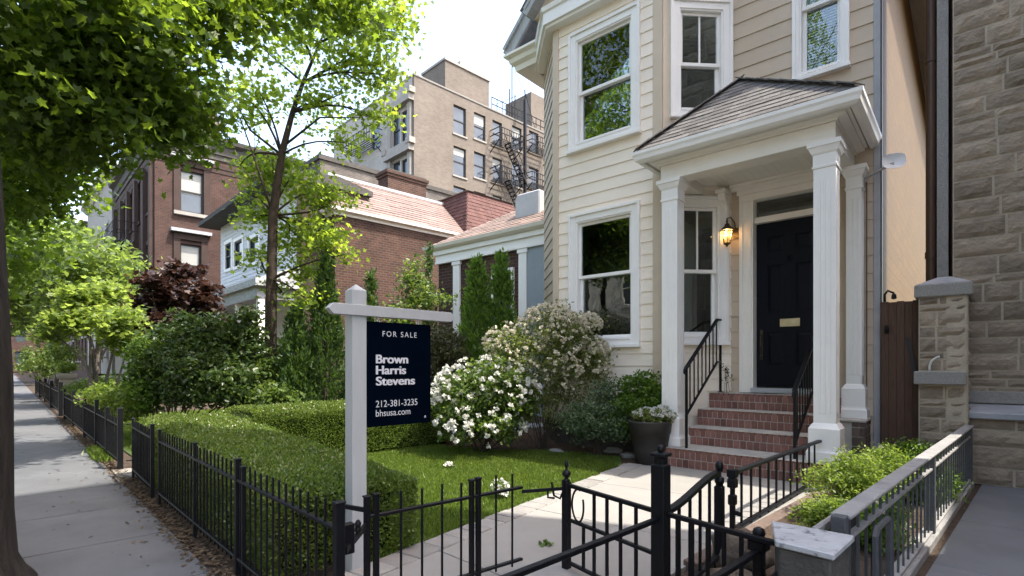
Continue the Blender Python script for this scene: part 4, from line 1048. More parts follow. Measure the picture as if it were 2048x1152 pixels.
m = MB(); m.sweep([(AX - 13, AY), (AX, AY), (AX, 20)], [(-.3, az - 1.0), (.06, az - 1.0), (.06, az - .75), (.14, az - .7), (.14, az - .25), (.40, az - .1), (.45, az + .12), (-.3, az + .14)]); m.build('cornice', M['darkstone'], apt, SF)
m = MB(); m.sweep([(AX - 13, AY), (AX, AY), (AX, 20)], [(-.2, az - 1.7), (.03, az - 1.7), (.03, az - 1.5), (.06, az - 1.45), (.06, az - 1.3), (-.2, az - 1.3)]); m.build('corbel_band', M['brownstone'], apt, SF)
for i, w in enumerate(sw):
    wd = far_window(apt, o1, UY, NX, *w, fr=SF, blind=.55 if i % 2 == 0 else .48, rec=-.14, fw=.08)
    m = MB(); a, b, c, d = w
    m.ub(o1, UY, NX, a - .30, a - .002, -.1, .10, c - .02, d + .2); m.ub(o1, UY, NX, b + .002, b + .30, -.1, .10, c - .02, d + .2); m.ub(o1, UY, NX, a - .30, b + .30, -.1, .12, d + .201, d + .55)
    m.build('surround', M['brownstone'], wd, SF)
    m = MB(); m.ub(o1, UY, NX, a - .45, b + .45, -.1, .34, d + .551, d + .72); m.build('hood', M['lead'] if i % 2 else M['lead'], wd, SF)
    m = MB(); m.ub(o1, UY, NX, a - .3, b + .3, -.1, .16, c - .2, c - .021); m.build('sill', M['limestone'], wd, SF)
for i, w in enumerate(fw_):
    far_window(apt, o2, X_, NY, *w, fr=SF, blind=.3 if i % 3 == 0 else 0, rec=-.2, lintel=M['brownstone'], sill=M['brownstone'], fw=.08)
m = MB()
for x in (AX - .35, AX - 2.2, AX - 4.75, AX - 7.35, AX - 9.9, AX - 12.6): m.box(x - .22, x + .22, AY - .2, AY - .001, 4.6, az - 1.7)
m.build('pilasters', M['brownstone'], apt, SF)
m = MB()
for z in (4.6, 8.25):
    for y in np.linspace(AY - 1.15, AY - .25, 8): m.bar((AX - 7.6, y, z), (AX - 4.2, y, z), .05, .03)
    for p, q in (((AX - 7.6, AY - 1.2), (AX - 4.2, AY - 1.2)), ((AX - 4.2, AY - 1.2), (AX - 4.2, AY)), ((AX - 7.6, AY - 1.2), (AX - 7.6, AY))):
        for h in (.5, 1.0): m.bar((*p, z + h), (*q, z + h), .035)
        n = 9 if p[1] == q[1] else 4
        for i in range(n + 1): m.bar((p[0] + (q[0] - p[0]) * i / n, p[1] + (q[1] - p[1]) * i / n, z), (p[0] + (q[0] - p[0]) * i / n, p[1] + (q[1] - p[1]) * i / n, z + 1), .025)
m.bar((AX - 7.2, AY - .7, 4.6), (AX - 4.8, AY - .7, 8.25), .5, .06); m.bar((AX - 7.2, AY - .95, 5.5), (AX - 4.8, AY - .95, 9.15), .03)
m.build('fire_escape', M['iron'], apt, SF)
m = MB(); a = onX(345, 240, AX - 4); b = onX(440, 240, AX - 4)
m.box(AX - 7, AX - 4, a[1], b[1], az - .1, float(onX(420, 237, AX - 4)[2])); m.build('roof_house', M['tanbrick'], apt, SF)
m = MB(); m.box(AX - 4.9, AX - 4.3, b[1] - .6, b[1] - .05, az + .5, float(onX(420, 237, AX - 4)[2]) + .5); m.build('chimney', M['orangebrick'], apt, SF)

# pale rowhouse beyond
row = thing('pale_rowhouse', 'pale limestone rowhouse beyond the red brick apartment house', 'rowhouse', (-45.2, 5.3, 0), SF)
o2 = (0, 5.3, 0); rz_ = float(onY(190, 320, 5.3)[2]) if False else 14.5
ow = [(x, x + 1.2, z, z + 2.1) for x in (-48, -51, -54, -57) for z in (1.6, 5.4, 9.2)]
m = MB(); wallgrid(m, o2, X_, NY, -60, -45.1, 0, rz_, ow); m.box(-45.35, -45.1, 5.3001, 18, 0, rz_); m.build('wall', M['limestone'], row, SF)
m = MB(); m.box(-59.7, -45.4, 5.7, 18, 0, rz_ - .2); m.build('core', M['room'], row, SF)
for w in ow: far_window(row, o2, X_, NY, *w, fr=SF, rec=-.14, lintel=M['limestone'], sill=M['limestone'])
m = MB(); m.sweep([(-60, 5.3), (-45.1, 5.3), (-45.1, 18)], [(-.3, rz_), (.1, rz_), (.5, rz_ + .4), (.5, rz_ + .6), (-.3, rz_ + .6)]); m.build('cornice', M['metalgrey'], row, SF)
m = MB(); m.box(-56, -50, 9, 14, rz_ + .6, rz_ + 3.2); m.box(-53.4, -52.6, 8.2, 9, rz_ + .6, rz_ + 3.9); m.build('roof_house', M['metalgrey'], row, SF)

def far_row(x0, x1, h, mat, lab, y=5.3):
    t = thing('rowhouse', lab, 'rowhouse', (x1, y, 0), SF, 'rowhouses far down the street'); o = (0, y, 0)
    ws = [(x, x + 1.3, z, z + 2.1) for x in np.arange(x0 + 1.2, x1 - 1.5, 2.9) for z in np.arange(1.6, h - 2.4, 3.6)]
    m = MB(); wallgrid(m, o, X_, NY, x0, x1, 0, h, ws); m.box(x1 - .25, x1, y + .001, y + 12, 0, h); m.build('wall', mat, t, SF)
    m = MB(); m.box(x0 + .2, x1 - .3, y + .4, y + 12, 0, h - .1); m.build('core', M['room'], t, SF)
    for w in ws: far_window(t, o, X_, NY, *w, fr=SF, rec=-.14, lintel=M['limestone'], sill=M['limestone'])
    m = MB(); m.box(x0, x1, y - .5, y + .3, h + .001, h + .6); m.build('cornice', M['darkstone'], t, SF)
far_row(-75, -60.3, 13.5, M['redbrick'], 'red brick rowhouse far down the street, past the pale one'); far_row(-92, -75.3, 15, M['tanbrick'], 'tan rowhouse far down the street'); far_row(-112, -92.3, 12.5, M['limestone'], 'last pale rowhouse at the far end of the street')
t = thing('corner_block', 'brick apartment block closing the far end of the street', 'apartment block', (-122, 0, 0), SF)
ws = [(y, y + 1.4, z, z + 2) for y in np.arange(-18, 16, 3.2) for z in np.arange(1.5, 16, 3.6)]
m = MB(); wallgrid(m, (-122, 0, 0), UY, NX, -20, 18, 0, 19, ws); m.build('wall', M['redbrick'], t, SF)
m = MB(); m.box(-134, -122.4, -19.8, 17.8, 0, 18.8); m.build('core', M['room'], t, SF)
for w in ws: far_window(t, (-122, 0, 0), UY, NX, *w, fr=SF, rec=-.14)

# white clapboard house
WYY = 7.0
whx0, whx1 = float(onY(442, 500, WYY)[0]), float(onY(596, 500, WYY)[0])
wz = float(onY(442, 452, WYY)[2])
wh = thing('white_house', 'white clapboard house with dark eave behind the young tree', 'house', (whx1, WYY, 0), SF)
o2 = (0, WYY, 0)
ww = [rectY(WYY, 452, 487, 464, 538), rectY(WYY, 470, 481, 486, 532), rectY(WYY, 500, 476, 519, 525)]
wl = [rectY(WYY, 440, 628, 466, 662), rectY(WYY, 486, 620, 512, 662)]
m = MB(); clap(m, o2, X_, NY, whx0, whx1, 0, wz, .16, ww + wl, .02); m.build('wall', M['whiteclap'], wh, SF)
m = MB(); m.box(whx1 - .05, whx1 + .01, WYY - .03, WYY + 2.6, 0, wz); m.build('side_wall', M['brownstone'], wh, SF)
m = MB(); m.box(whx0 + .1, whx1 - .1, WYY + .2, WYY + 2.5, 0, wz - .05); m.build('core', M['room'], wh, SF)
for w in ww + wl:
    wd = far_window(wh, o2, X_, NY, *w, fr=SF, rec=-.04)
    m = MB(); a, b, c, d = w
    m.ub(o2, X_, NY, a - .14, a - .002, 0, .05, c - .1, d + .14); m.ub(o2, X_, NY, b + .002, b + .14, 0, .05, c - .1, d + .14); m.ub(o2, X_, NY, a, b, 0, .05, d + .002, d + .14); m.ub(o2, X_, NY, a, b, 0, .07, c - .12, c - .002); m.build('casing', M['white'], wd, SF)
m = MB(); m.prism([(whx0 - .5, WYY - .8, wz - .1), (whx0 - .5, WYY - .8, wz + .08), (whx0 - .5, WYY + 1.4, wz + .32), (whx0 - .5, WYY + 2.7, wz + .08), (whx0 - .5, WYY + 2.7, wz - .1)], (whx1 - whx0 + .6, 0, 0)); m.build('roof', M['darkstone'], wh, SF)
pz = float(onY(420, 587, WYY - 1.4)[2])
m = MB(); m.prism([(whx0 - .3, WYY - 1.4, pz - .22), (whx0 - .3, WYY - 1.4, pz), (whx0 - .3, WYY - .02, pz + .55), (whx0 - .3, WYY - .02, pz - .22)], (whx1 - whx0 + .5, 0, 0)); m.box(whx0 - .2, whx1, WYY - 1.3, WYY - .02, pz - .6, pz - .225); m.build('porch_roof', M['whitecap'], wh, SF)
for x in np.linspace(whx0 - .05, whx1 - .1, 5):
    m = MB(); m.box(x - .09, x + .09, WYY - 1.25, WYY - 1.05, 0, pz - .6); m.build('porch_post', M['white'], wh, SF)

# brick house with the red roof
BX = -16.8
by0 = float(onX(670, 415, BX)[1]); bz = float(onX(672, 425, BX)[2]); by1 = 15.6
bh = thing('brick_house', 'orange brick house with faded red ribbed roof and brick chimney', 'house', (BX, by0, 0), SF)
m = MB(); m.box(BX - 6, BX, by0, by1, 0, bz); m.build('wall', M['orangebrick'], bh, SF)
m = MB(); m.sweep([(BX - 6, by0), (BX, by0), (BX, by1)], [(-.2, bz - .06), (.03, bz - .06), (.05, bz + .02), (.22, bz + .06), (.24, bz + .16), (-.2, bz + .17)]); m.build('eave', M['ivory'], bh, SF)
tr_ = onX(700, 362, BX - 2.2); rzt = float(tr_[2]); rs = rzt - bz - .17
m = MB(); e0 = np.array([BX + .2, by0 - .1, bz + .17]); rgb = np.random.default_rng(5)
vvx = np.array([-2.4, 0, rs]); Lb = np.linalg.norm(vvx); vvx /= Lb
courses(m, e0, (0, 1, 0), vvx, np.array([vvx[2], 0, -vvx[0]]), Lb, Lb / 13, lambda s: (.9 * s / Lb, by1 - by0 - .2), (.8, 1.6), .022, rgb)
m.build('roof', M['redtile'], bh, SF)
m = MB(); m.add([(BX + .19, by0 - .1, bz + .16), (BX - 2.2, by0 + .8, rzt - .02), (BX - 5.8, by0 + .8, rzt - .02), (BX - 6.1, by0 - .1, bz + .16), (BX + .19, by1, bz + .16), (BX - 2.2, by1, rzt - .02), (BX - 5.8, by1, rzt - .02), (BX - 6.1, by1, bz + .16)], [(0, 1, 2, 3), (0, 4, 5, 1), (1, 5, 6, 2), (4, 7, 6, 5), (3, 2, 6, 7)]); m.build('roof_deck', M['darkredtile'], bh, SF)
m = MB(); m.box(BX - 2.32, BX - 2.12, by0 + .75, by1, rzt - .02, rzt + .09); m.build('ridge_flashing', M['metalgrey'], bh, SF)
ch = rectX(BX - 2.6, 776, 372, 852, 396); cz = float(onX(810, 350, BX - 2.6)[2])
m = MB(); m.box(BX - 3.4, BX - 2.6, ch[0], ch[1], rzt - .5, cz - .22); m.box(BX - 3.45, BX - 2.55, ch[0] - .05, ch[1] + .05, cz - .219, cz - .1); m.box(BX - 3.5, BX - 2.5, ch[0] - .1, ch[1] + .1, cz - .0995, cz + .02); c_ = m.build('chimney', M['orangebrick'], bh, SF)
m = MB(); m.box(BX - 3.42, BX - 2.58, ch[0] - .02, ch[1] + .02, cz + .021, cz + .09); m.build('chimney_cap', M['darkstone'], c_, SF)
# cross wing with the darker mansard
wy0, wy1 = float(onX(925, 450, BX)[1]), float(onX(1062, 450, BX)[1]); mzb = bz + .1; mzt = float(onX(960, 398, BX - 1)[2])
m = MB(); m.box(BX - 6, BX - .01, by1 + .001, wy1, 0, bz); m.build('wing_wall', M['orangebrick'], bh, SF)
m = MB()
b0 = [(BX + .25, wy0), (BX + .25, wy1), (BX - 5, wy1), (BX - 5, wy0)]; t0 = [(BX - .55, wy0 + .7), (BX - .55, wy1 - .7), (BX - 4.2, wy1 - .7), (BX - 4.2, wy0 + .7)]
m.hexa([(x, y, mzb) for x, y in b0] + [(x, y, mzt) for x, y in t0]); mr_ = m.build('mansard', M['darkredtile'], bh, SF)
m = MB(); va = np.array([-.8, 0, mzt - mzb]); La = np.linalg.norm(va); va /= La
courses(m, (BX + .25, 0, mzb), (0, 1, 0), va, np.array([va[2], 0, -va[0]]), La, La / 13, lambda s: (wy0 + .7 * s / La, wy1 - .7 * s / La), (.18, .3), .02, rgb)
vb = np.array([0, .7, mzt - mzb]); La2 = np.linalg.norm(vb); vb /= La2
courses(m, (0, wy0, mzb), (1, 0, 0), vb, np.array([0, -vb[2], vb[1]]), La2, La2 / 13, lambda s: (BX - 5 + .8 * s / La2, BX + .25 - .8 * s / La2), (.18, .3), .02, rgb); m.build('tile', M['darkredtile'], mr_, SF)
m = MB(); m.add([(x, y, mzt + .005) for x, y in [(BX - .45, wy0 + .6), (BX - .45, wy1 - .6), (BX - 4.3, wy1 - .6), (BX - 4.3, wy0 + .6)]] + [(BX - 2.4, (wy0 + wy1) / 2, mzt + .75)], [(0, 1, 4), (1, 2, 4), (2, 3, 4), (3, 0, 4), (0, 3, 2, 1)]); m.build('hip_cap', M['metalgrey'], bh, SF)

# dark party wall behind the red roof
dw = thing('dark_brick_building', 'low dark brick building showing its parapet behind the red roof', 'building', (-27, 14, 0), SF)
d0 = onX(640, 318, -27); d1 = onX(812, 366, -27)
m = MB(); m.box(-31, -27, d0[1], d1[1] + 4, 0, d0[2]); m.build('wall', M['darkbrick'], dw, SF)
m = MB(); m.box(-31.1, -26.9, d0[1] - .1, d1[1] + 4.1, d0[2] + .001, d0[2] + .25); m.build('coping', M['darkstone'], dw, SF)

# tan brick tower block
TX = -35.0
ty0 = float(onX(828, 150, TX)[1]); tz = float(onX(828, 150, TX)[2]); ty1 = 42.0
tw_ = thing('tan_apartment_tower', 'tall tan brick apartment block with fire escapes and a rooftop house', 'apartment block', (TX, ty0, 0), SF)
o1 = (TX, 0, 0); o2 = (0, ty0, 0)
tws = []
for l, t, r, b in ((907, 213, 932, 270), (948, 228, 971, 280), (907, 295, 932, 353), (948, 306, 971, 357), (985, 243, 1004, 292), (1024, 254, 1043, 300), (985, 317, 1004, 366), (1024, 327, 1043, 374), (907, 374, 932, 430), (948, 385, 971, 440), (985, 392, 1004, 440), (1058, 264, 1077, 306), (1058, 336, 1077, 378)):
    tws.append(rectX(TX, l, t, r, b))
def rectYt(l, t, r, b): return rectY(ty0, l, t, r, b)
tfs = [rectYt(785, 228, 800, 292), rectYt(803, 221, 818, 288), rectYt(785, 324, 800, 385), rectYt(803, 318, 818, 380), rectYt(742, 250, 760, 300)]
m = MB(); wallgrid(m, o1, UY, NX, ty0, ty1, 0, tz, tws); m.build('wall', M['tanbrick'], tw_, SF)
m = MB(); wallgrid(m, o2, X_, NY, TX - 14, TX - .26, 0, tz, tfs); m.build('front_wall', M['greybrick'], tw_, SF)
m = MB(); m.box(TX - 13.9, TX - .4, ty0 + .4, ty1 - .1, 0, tz - .3); m.build('core', M['room'], tw_, SF)
m = MB(); m.sweep([(TX - 14, ty0), (TX, ty0), (TX, ty1)], [(-.35, tz + .001), (.06, tz + .001), (.08, tz + .12), (-.35, tz + .14)]); m.build('coping', M['granite'], tw_, SF)
for i, w in enumerate(tws): far_window(tw_, o1, UY, NX, *w, fr=SF, blind=(0.0, .4, .25, 0)[i % 4], rec=-.16, sill=M['limestone'], fw=.09)
for i, w in enumerate(tfs): far_window(tw_, o2, X_, NY, *w, fr=SF, blind=0, rec=-.16, fw=.09)
m = MB()
for k in (0, 2):
    a = min(tfs[k][0], tfs[k + 1][0]); b = max(tfs[k][1], tfs[k + 1][1]); c = min(tfs[k][2], tfs[k + 1][2]); d = max(tfs[k][3], tfs[k + 1][3])
    m.ub(o2, X_, NY, a - .45, a - .05, .001, .22, c, d + .2); m.ub(o2, X_, NY, b + .05, b + .45, .001, .22, c, d + .2); m.ub(o2, X_, NY, a - .7, b + .7, .001, .5, d + .201, d + .7); m.ub(o2, X_, NY, a - .7, b + .7, .001, .45, c - .6, c - .05)
    m.ub(o2, X_, NY, a - .9, a - .3, .001, .55, d + .7, d + 1.15); m.ub(o2, X_, NY, b + .3, b + .9, .001, .55, d + .7, d + 1.15)
m.build('window_surround', M['limestone'], tw_, SF)
def fire_escape(parent, o, u, n, u0, u1, z, depth, zdown=None, name='fire_escape'):
    o = np.array(o, float); u = np.array(u, float); n = np.array(n, float); mb = MB()
    P = lambda a, d, zz: tuple(o + u * a + n * d + np.array([0, 0, zz]))
    for d in np.linspace(.1, depth, 6): mb.bar(P(u0, d, z), P(u1, d, z), .07, .05)
    for zz in (.55, 1.05):
        mb.bar(P(u0, depth, z + zz), P(u1, depth, z + zz), .06); mb.bar(P(u0, 0, z + zz), P(u0, depth, z + zz), .06); mb.bar(P(u1, 0, z + zz), P(u1, depth, z + zz), .06)
    k = 10
    for i in range(k + 1): mb.bar(P(u0 + (u1 - u0) * i / k, depth, z), P(u0 + (u1 - u0) * i / k, depth, z + 1.05), .035)
    for a in (u0, u1): mb.bar(P(a, 0, z - .9), P(a, depth, z), .06)
    if zdown is not None:
        a0, a1 = u0 + (u1 - u0) * .45, u1 + (u1 - u0) * .25
        for d in (depth * .45, depth * .95):
            mb.bar(P(a0, d, z), P(a1, d, zdown), .07, .14); mb.bar(P(a0, d, z + .9), P(a1, d, zdown + .9), .05)
        for i in range(12): mb.bar(P(a0 + (a1 - a0) * i / 12, depth * .45, z + (zdown - z) * i / 12), P(a0 + (a1 - a0) * i / 12, depth * .95, z + (zdown - z) * i / 12), .16, .04)
    mb.build(name, M['iron'], parent, SF)
f1 = rectX(TX, 980, 292, 1012, 292); f2 = rectX(TX, 980, 366, 1012, 366); g1 = rectX(TX, 1046, 305, 1086, 305); g2 = rectX(TX, 1046, 378, 1086, 378); f3 = rectX(TX, 980, 440, 1012, 440)
zA, zB, zC = f1[2], f2[2], f2[2] - (f1[2] - f2[2])
fire_escape(tw_, o1, UY, NX, f1[0], f1[1] + .9, zA, 1.3, zB); fire_escape(tw_, o1, UY, NX, f2[0], f2[1] + .9, zB, 1.3, zC)
fire_escape(tw_, o1, UY, NX, g1[0], g1[1], g1[2], 1.2); fire_escape(tw_, o1, UY, NX, g2[0], g2[1], g2[2], 1.2)
fe = rectYt(712, 300, 764, 300); fire_escape(tw_, o2, X_, NY, fe[0], fe[1], fe[2], 1.2)
pr = onX(1050, 200, TX + .9)
m = MB(); m.lathe(TX + .9, pr[1], [(.16, pr[2] - 14), (.16, pr[2])], 8); m.build('standpipe', M['iron'], tw_, SF)
ph0, ph1 = onX(868, 180, TX - 2.5), onX(978, 180, TX - 2.5); phz = float(onX(905, 127, TX - 2.5)[2])
m = MB(); m.box(TX - 6, TX - 2.5, ph0[1] + 1.2, ph1[1], tz - .3, phz); rh = m.build('roof_house', M['tanbrick'], tw_, SF)
m = MB(); m.box(TX - 6.1, TX - 2.4, ph0[1] + 1.1, ph1[1] + .1, phz + .001, phz + .2); m.box(TX - 3.4, TX - 2.9, (ph0[1] + ph1[1]) / 2, (ph0[1] + ph1[1]) / 2 + .5, phz + .2, phz + .9); m.build('parapet', M['granite'], rh, SF)
m = MB()
rl0, rl1 = onX(985, 205, TX)[1], 41
for h in (.5, 1.1): m.bar((TX - .1, rl0, tz + .14 + h), (TX - .1, rl1, tz + .14 + h), .06)
for y in np.linspace(rl0, rl1, 16): m.bar((TX - .1, y, tz), (TX - .1, y, tz + 1.3), .05)
for px, top in ((1024, 128), (1030, 190), (1019, 178), (1050, 180)):
    q = onX(px, top, TX - 1); m.bar((TX - 1, q[1], tz), (TX - 1, q[1], q[2]), .07)
q = onX(1050, 185, TX - 1); q3 = onX(1024, 130, TX - 1); m.bar((TX - 1, q3[1], q3[2]), (TX - 1, q[1], q[2]), .03); m.bar((TX - 1, q[1], q[2]), (TX + .9, pr[1] + 3.5, q[2] - 9), .05); m.bar((TX - 1, q3[1] - 2, tz + 1.4), (TX - 1, q[1], q[2]), .04)
m.build('roof_railing', M['iron'], tw_, SF)
q0, q1 = onX(1062, 190, TX - 4), onX(1120, 190, TX - 4)
m = MB(); m.box(TX - 8, TX - 4, q0[1], q1[1], tz, float(onX(1075, 190, TX - 4)[2])); m.build('stair_head', M['tanbrick'], tw_, SF)

# low house between the brick house and the bay
LYH = 9.6
lx0, lx1 = float(onY(862, 500, LYH, HF)[0]), -5.75
lzz = float(onY(862, 497, LYH, HF)[2])
lh = thing('low_house', 'low house with pale gutter and pink shingle roof beside the bay', 'house', (lx0, LYH, 0))
wz_ = lzz - .52
m = MB(); m.box(lx0 + .3, lx1, LYH + .02, LYH + .22, 0, lzz - .1); m.box(lx0 + .3, lx0 + .5, LYH + .221, LYH + 6, 0, lzz - .1); m.build('wall', M['orangebrick'], lh)
m = MB(); m.box(lx0 + .25, lx1, LYH - .05, LYH + .019, lzz - .50, lzz - .12); m.box(lx0 + .2, lx1, LYH - .10, LYH - .051, lzz - .26, lzz - .13); m.box(lx0 + .25, lx1, LYH - .075, LYH - .051, lzz - .50, lzz - .44)
m.build('frieze', M['white'], lh, bevel=.004)
for l, r in ((1036, 1052), (905, 918)):
    a, b = float(onY(l, 560, LYH - .05, HF)[0]), float(onY(r, 560, LYH - .05, HF)[0]); m = MB(); m.box(a, b, LYH - .04, LYH + .018, 0, lzz - .502); m.box(a - .03, b + .03, LYH - .06, LYH + .017, lzz - .60, lzz - .503); m.build('pilaster', M['white'], lh, bevel=.004)
a, b = float(onY(1053, 560, LYH, HF)[0]), float(onY(1090, 560, LYH, HF)[0]); m = MB(); m.box(a, b, LYH - .02, LYH + .018, 0, lzz - .05); m.build('panel', M['bluegrey'], lh)
a, b = float(onY(985, 560, LYH, HF)[0]), float(onY(1028, 560, LYH, HF)[0])
far_window(lh, (0, LYH + .02, 0), X_, NY, a, b, 1.2, lzz - .9, fr=HF, frame=M['white'], rec=.04, sill=M['white'])
m = MB(); m.sweep([(lx0, LYH + 6), (lx0, LYH - .12), (lx1, LYH - .12)], [(-.1, lzz - .13), (.02, lzz - .13), (.09, lzz - .08), (.12, lzz), (.10, lzz), (.06, lzz - .07), (.0, lzz - .1), (.0, lzz + .01), (-.1, lzz + .01)]); m.build('gutter', M['ivory'], lh)
m = MB(); tp = onY(1050, 402, LYH + 2.6, HF); vr = np.array([0, 2.75, float(tp[2]) - lzz]); Lq = np.linalg.norm(vr); vr /= Lq
courses(m, (0, LYH - .13, lzz + .01), (1, 0, 0), vr, np.array([0, -vr[2], vr[1]]), Lq, Lq / 18, lambda s: (lx0 + 2.75 * s / Lq, lx1 + .2), (.25, .5), .014, np.random.default_rng(8), .008)
m.add([(lx0, LYH - .13, lzz), (lx1 + .2, LYH - .13, lzz), (lx1 + .2, LYH + 2.6, float(tp[2]) - .02), (lx0 + 2.7, LYH + 2.6, float(tp[2]) - .02), (lx0, LYH + 6, lzz)], [(0, 1, 2, 3), (0, 3, 4)]); m.build('roof', M['pinktile'], lh)
a = onY(1054, 400, LYH + 1.2, HF); zt_ = float(a[2])
m = MB(); xx = float(a[0]); pts = [(xx, lzz + .1), (xx, zt_ - .1), (xx + .08, zt_), (xx + .8, zt_), (xx + .8, lzz + .1)]; m.prism([(x, LYH + .7, z) for x, z in pts], (0, 2.0, 0)); m.build('roof_vent', M['metalgrey'], lh, bevel=.03)

# ================================================================== FENCES, GATES AND RAILS (street frame)
def iron_fence(label, p0, p1, h, rails, posts, spacing, pw=.0105, rw=(.015, .024), group=None, z0=.06, name='iron_fence', mat=None, cat='fence', skip=()):
    mat = mat or M['iron']
    p0 = np.array(p0, float); p1 = np.array(p1, float); L = np.linalg.norm(p1 - p0); d = (p1 - p0) / L
    t = thing(name, label, cat, (*((p0 + p1) / 2), 0), SF, group)
    for z in rails:
        mb = MB(); mb.bar((*p0, z), (*p1, z), rw[1], rw[0]); mb.build('rail', mat, t, SF, bevel=.002)
    mb = MB(); s = spacing * .5; rg = np.random.default_rng(int(L * 100))
    while s < L - .01:
        q = p0 + d * s
        if not any(abs(s - a) < .035 for a, _, _ in posts) and not any(a < s < b for a, b in skip):
            hh = h + rg.uniform(-.006, .006); mb.bar((*q, z0), (*(q + rg.normal(size=2) * .001), hh), pw)
        s += spacing
    mb.build('pickets', mat, t, SF, bevel=.002)
    for a, hp, w in posts:
        q = p0 + d * a; mb = MB(); mb.sq(q[0], q[1], [(w / 2, -.04), (w / 2, hp - .01), (w / 2 + .004, hp - .009), (w / 2 + .004, hp - .002), (w / 2 - .008, hp)]); mb.build('post', mat, t, SF, bevel=.002)
    return t
FG = 'black iron fence sections around the front gardens'
iron_fence('long black picket fence in front of the clipped hedge, ending at a thick corner post', (-5.34, .955), (-1.98, .955), .645, (.10, .545),
           [(0, .65, .024), (1.16, .66, .022), (2.10, .67, .030), (2.20, .64, .022), (3.36, .66, .036)], .084, group=FG)
iron_fence('short black picket fence section at the far left end of the hedge', (-6.78, .975), (-5.66, .955), .62, (.10, .54), [(0, .64, .022), (1.12, .67, .030)], .084, group=FG)
iron_fence('black neighbour fence with tall posts along the sidewalk beyond the garden gap', (-15.2, .95), (-7.45, .95), .58, (.10, .50), [(0, .74, .05), (2.0, .70, .04), (4.0, .70, .04), (5.6, .70, .045), (6.7, .66, .045), (7.75, .71, .052)], .095, group=FG)
iron_fence('distant black fence section past the stone pedestal', (-30.0, .95), (-16.4, .95), .62, (.10, .54), [(0, .76, .07), (3.5, .76, .07), (7, .76, .07), (10.2, .76, .07), (13.6, .80, .08)], .16, .02, group=FG)
iron_fence('low black fence running back beside the neighbour walk', (-7.42, 1.0), (-7.42, 3.2), .60, (.10, .52), [(2.2, .64, .05)], .12, group=FG)
# side panel beside the path
B0, B1 = np.array([-2.205, 1.20]), np.array([-2.125, 2.13])
iron_fence('black picket panel beside the sign post with paired flat posts', B0, B1, .59, (.09, .50), [(.0, .60, .025), (.045, .605, .024), (.585, .595, .024), (.628, .60, .025)], .115, group=FG, skip=((.02, .06),))
t = thing('fence_latch', 'black iron latch bar linking the corner post and the picket panel', 'latch', (-2.08, 1.07, .45), SF)
m = MB(); m.bar((-1.985, .985, .455), (-2.20, 1.19, .462), .016, .026); m.build('bar', M['iron'], t, SF)
m = MB(); m.box(-2.055, -2.02, 1.0, 1.045, .42, .545); m.lathe(-2.1, 1.10, [(.012, .475), (.016, .485), (.012, .50), (.016, .512), (.006, .53)], 8); m.build('catch', M['iron'], t, SF, bevel=.003)
m = MB(); m.bar((-2.21, 1.20, .53), (-2.31, 1.14, .54), .014, .02); m.build('stub', M['iron'], t, SF)
t = thing('connecting_rail', 'thin black rail with an open hook between picket panel and gate post', 'rail', (-2.06, 2.24, .46), SF)
m = MB(); m.bar((-2.125, 2.13, .475), (-2.0, 2.345, .478), .012, .018); m.build('bar', M['iron'], t, SF)
m = MB(); m.tube([(-2.035, 2.285, .52), (-2.03, 2.30, .44), (-2.01, 2.33, .42), (-2.0, 2.345, .46), (-2.0, 2.345, .53)], .007, 6); m.tube([(-2.05, 2.27, .475), (-2.05, 2.27, .43), (-2.025, 2.30, .425)], .007, 6); m.build('hook', M['iron'], t, SF)

def finial_post(label, x, y, w, body, top, style, z0=-.03, group='iron gate posts with finials'):
    t = thing('gate_post', label, 'gate post', (x, y, 0), SF, group)
    m = MB(); h = w / 2
    if style == 'lantern':
        m.sq(x, y, [(h, z0), (h, body), (h * .72, body + .004), (h * .72, body + .035), (h * 1.12, body + .042), (h * 1.12, body + .056), (h * .5, body + .060)]); m.build('shaft', M['iron'], t, SF, bevel=.003)
    else:
        m.sq(x, y, [(h, z0), (h, body), (h * .6, body + .004)]); m.build('shaft', M['iron'], t, SF, bevel=.003)
    m = MB(); k = top - body
    if style == 'urn': pr = [(.3, 0), (1.0, .04), (1.0, .10), (.5, .14), (.55, .2), (1.15, .3), (1.25, .40), (1.0, .48), (.45, .55), (.35, .62), (.55, .74), (.6, .82), (.4, .92), (.08, 1.0)]
    elif style == 'ball': pr = [(.9, 0), (.9, .10), (1.15, .14), (1.15, .34), (.8, .36), (.5, .42), (.45, .52), (.8, .60), (1.0, .74), (.9, .88), (.5, .97), (.05, 1.0)]
    else: pr = [(.35, .60), (.42, .66), (.50, .78), (.44, .92), (.22, .99), (.03, 1.0)]
    m.lathe(x, y, [(h * r, body + k * z) for r, z in pr], 14); m.build('finial', M['iron'], t, SF, smooth=True)
    return t
G0, G1 = (-1.99, 2.365), (-1.30, 2.235)
finial_post('slim black gate post with urn finial at the lawn side of the path', *G0, .042, .515, .645, 'urn')
finial_post('thick square black gate post with stepped cap, tallest in the foreground', *G1, .068, .728, .822, 'lantern')
finial_post('black gate post with ball finial behind the curved rail', -1.35, 2.97, .046, .50, .648, 'ball', .0)
gt = thing('iron_gate', 'low black iron gate with a round scroll across the path', 'gate', (-1.64, 2.3, 0), SF)
g0, g1 = np.array([-1.965, 2.36]), np.array([-1.35, 2.245]); gd = g1 - g0
P = lambda t_, z: (*(g0 + gd * t_), z)
m = MB(); m.bar(P(0, .50), P(1, .50), .024, .020); m.build('rail', M['iron'], gt, SF, bevel=.002)
m = MB(); m.bar(P(0, .30), P(1, .295), .024, .016); m.build('rail', M['iron'], gt, SF, bevel=.002)
m = MB(); m.bar(P(0, .05), P(1, .05), .024, .016); m.build('rail', M['iron'], gt, SF, bevel=.002)
m = MB()
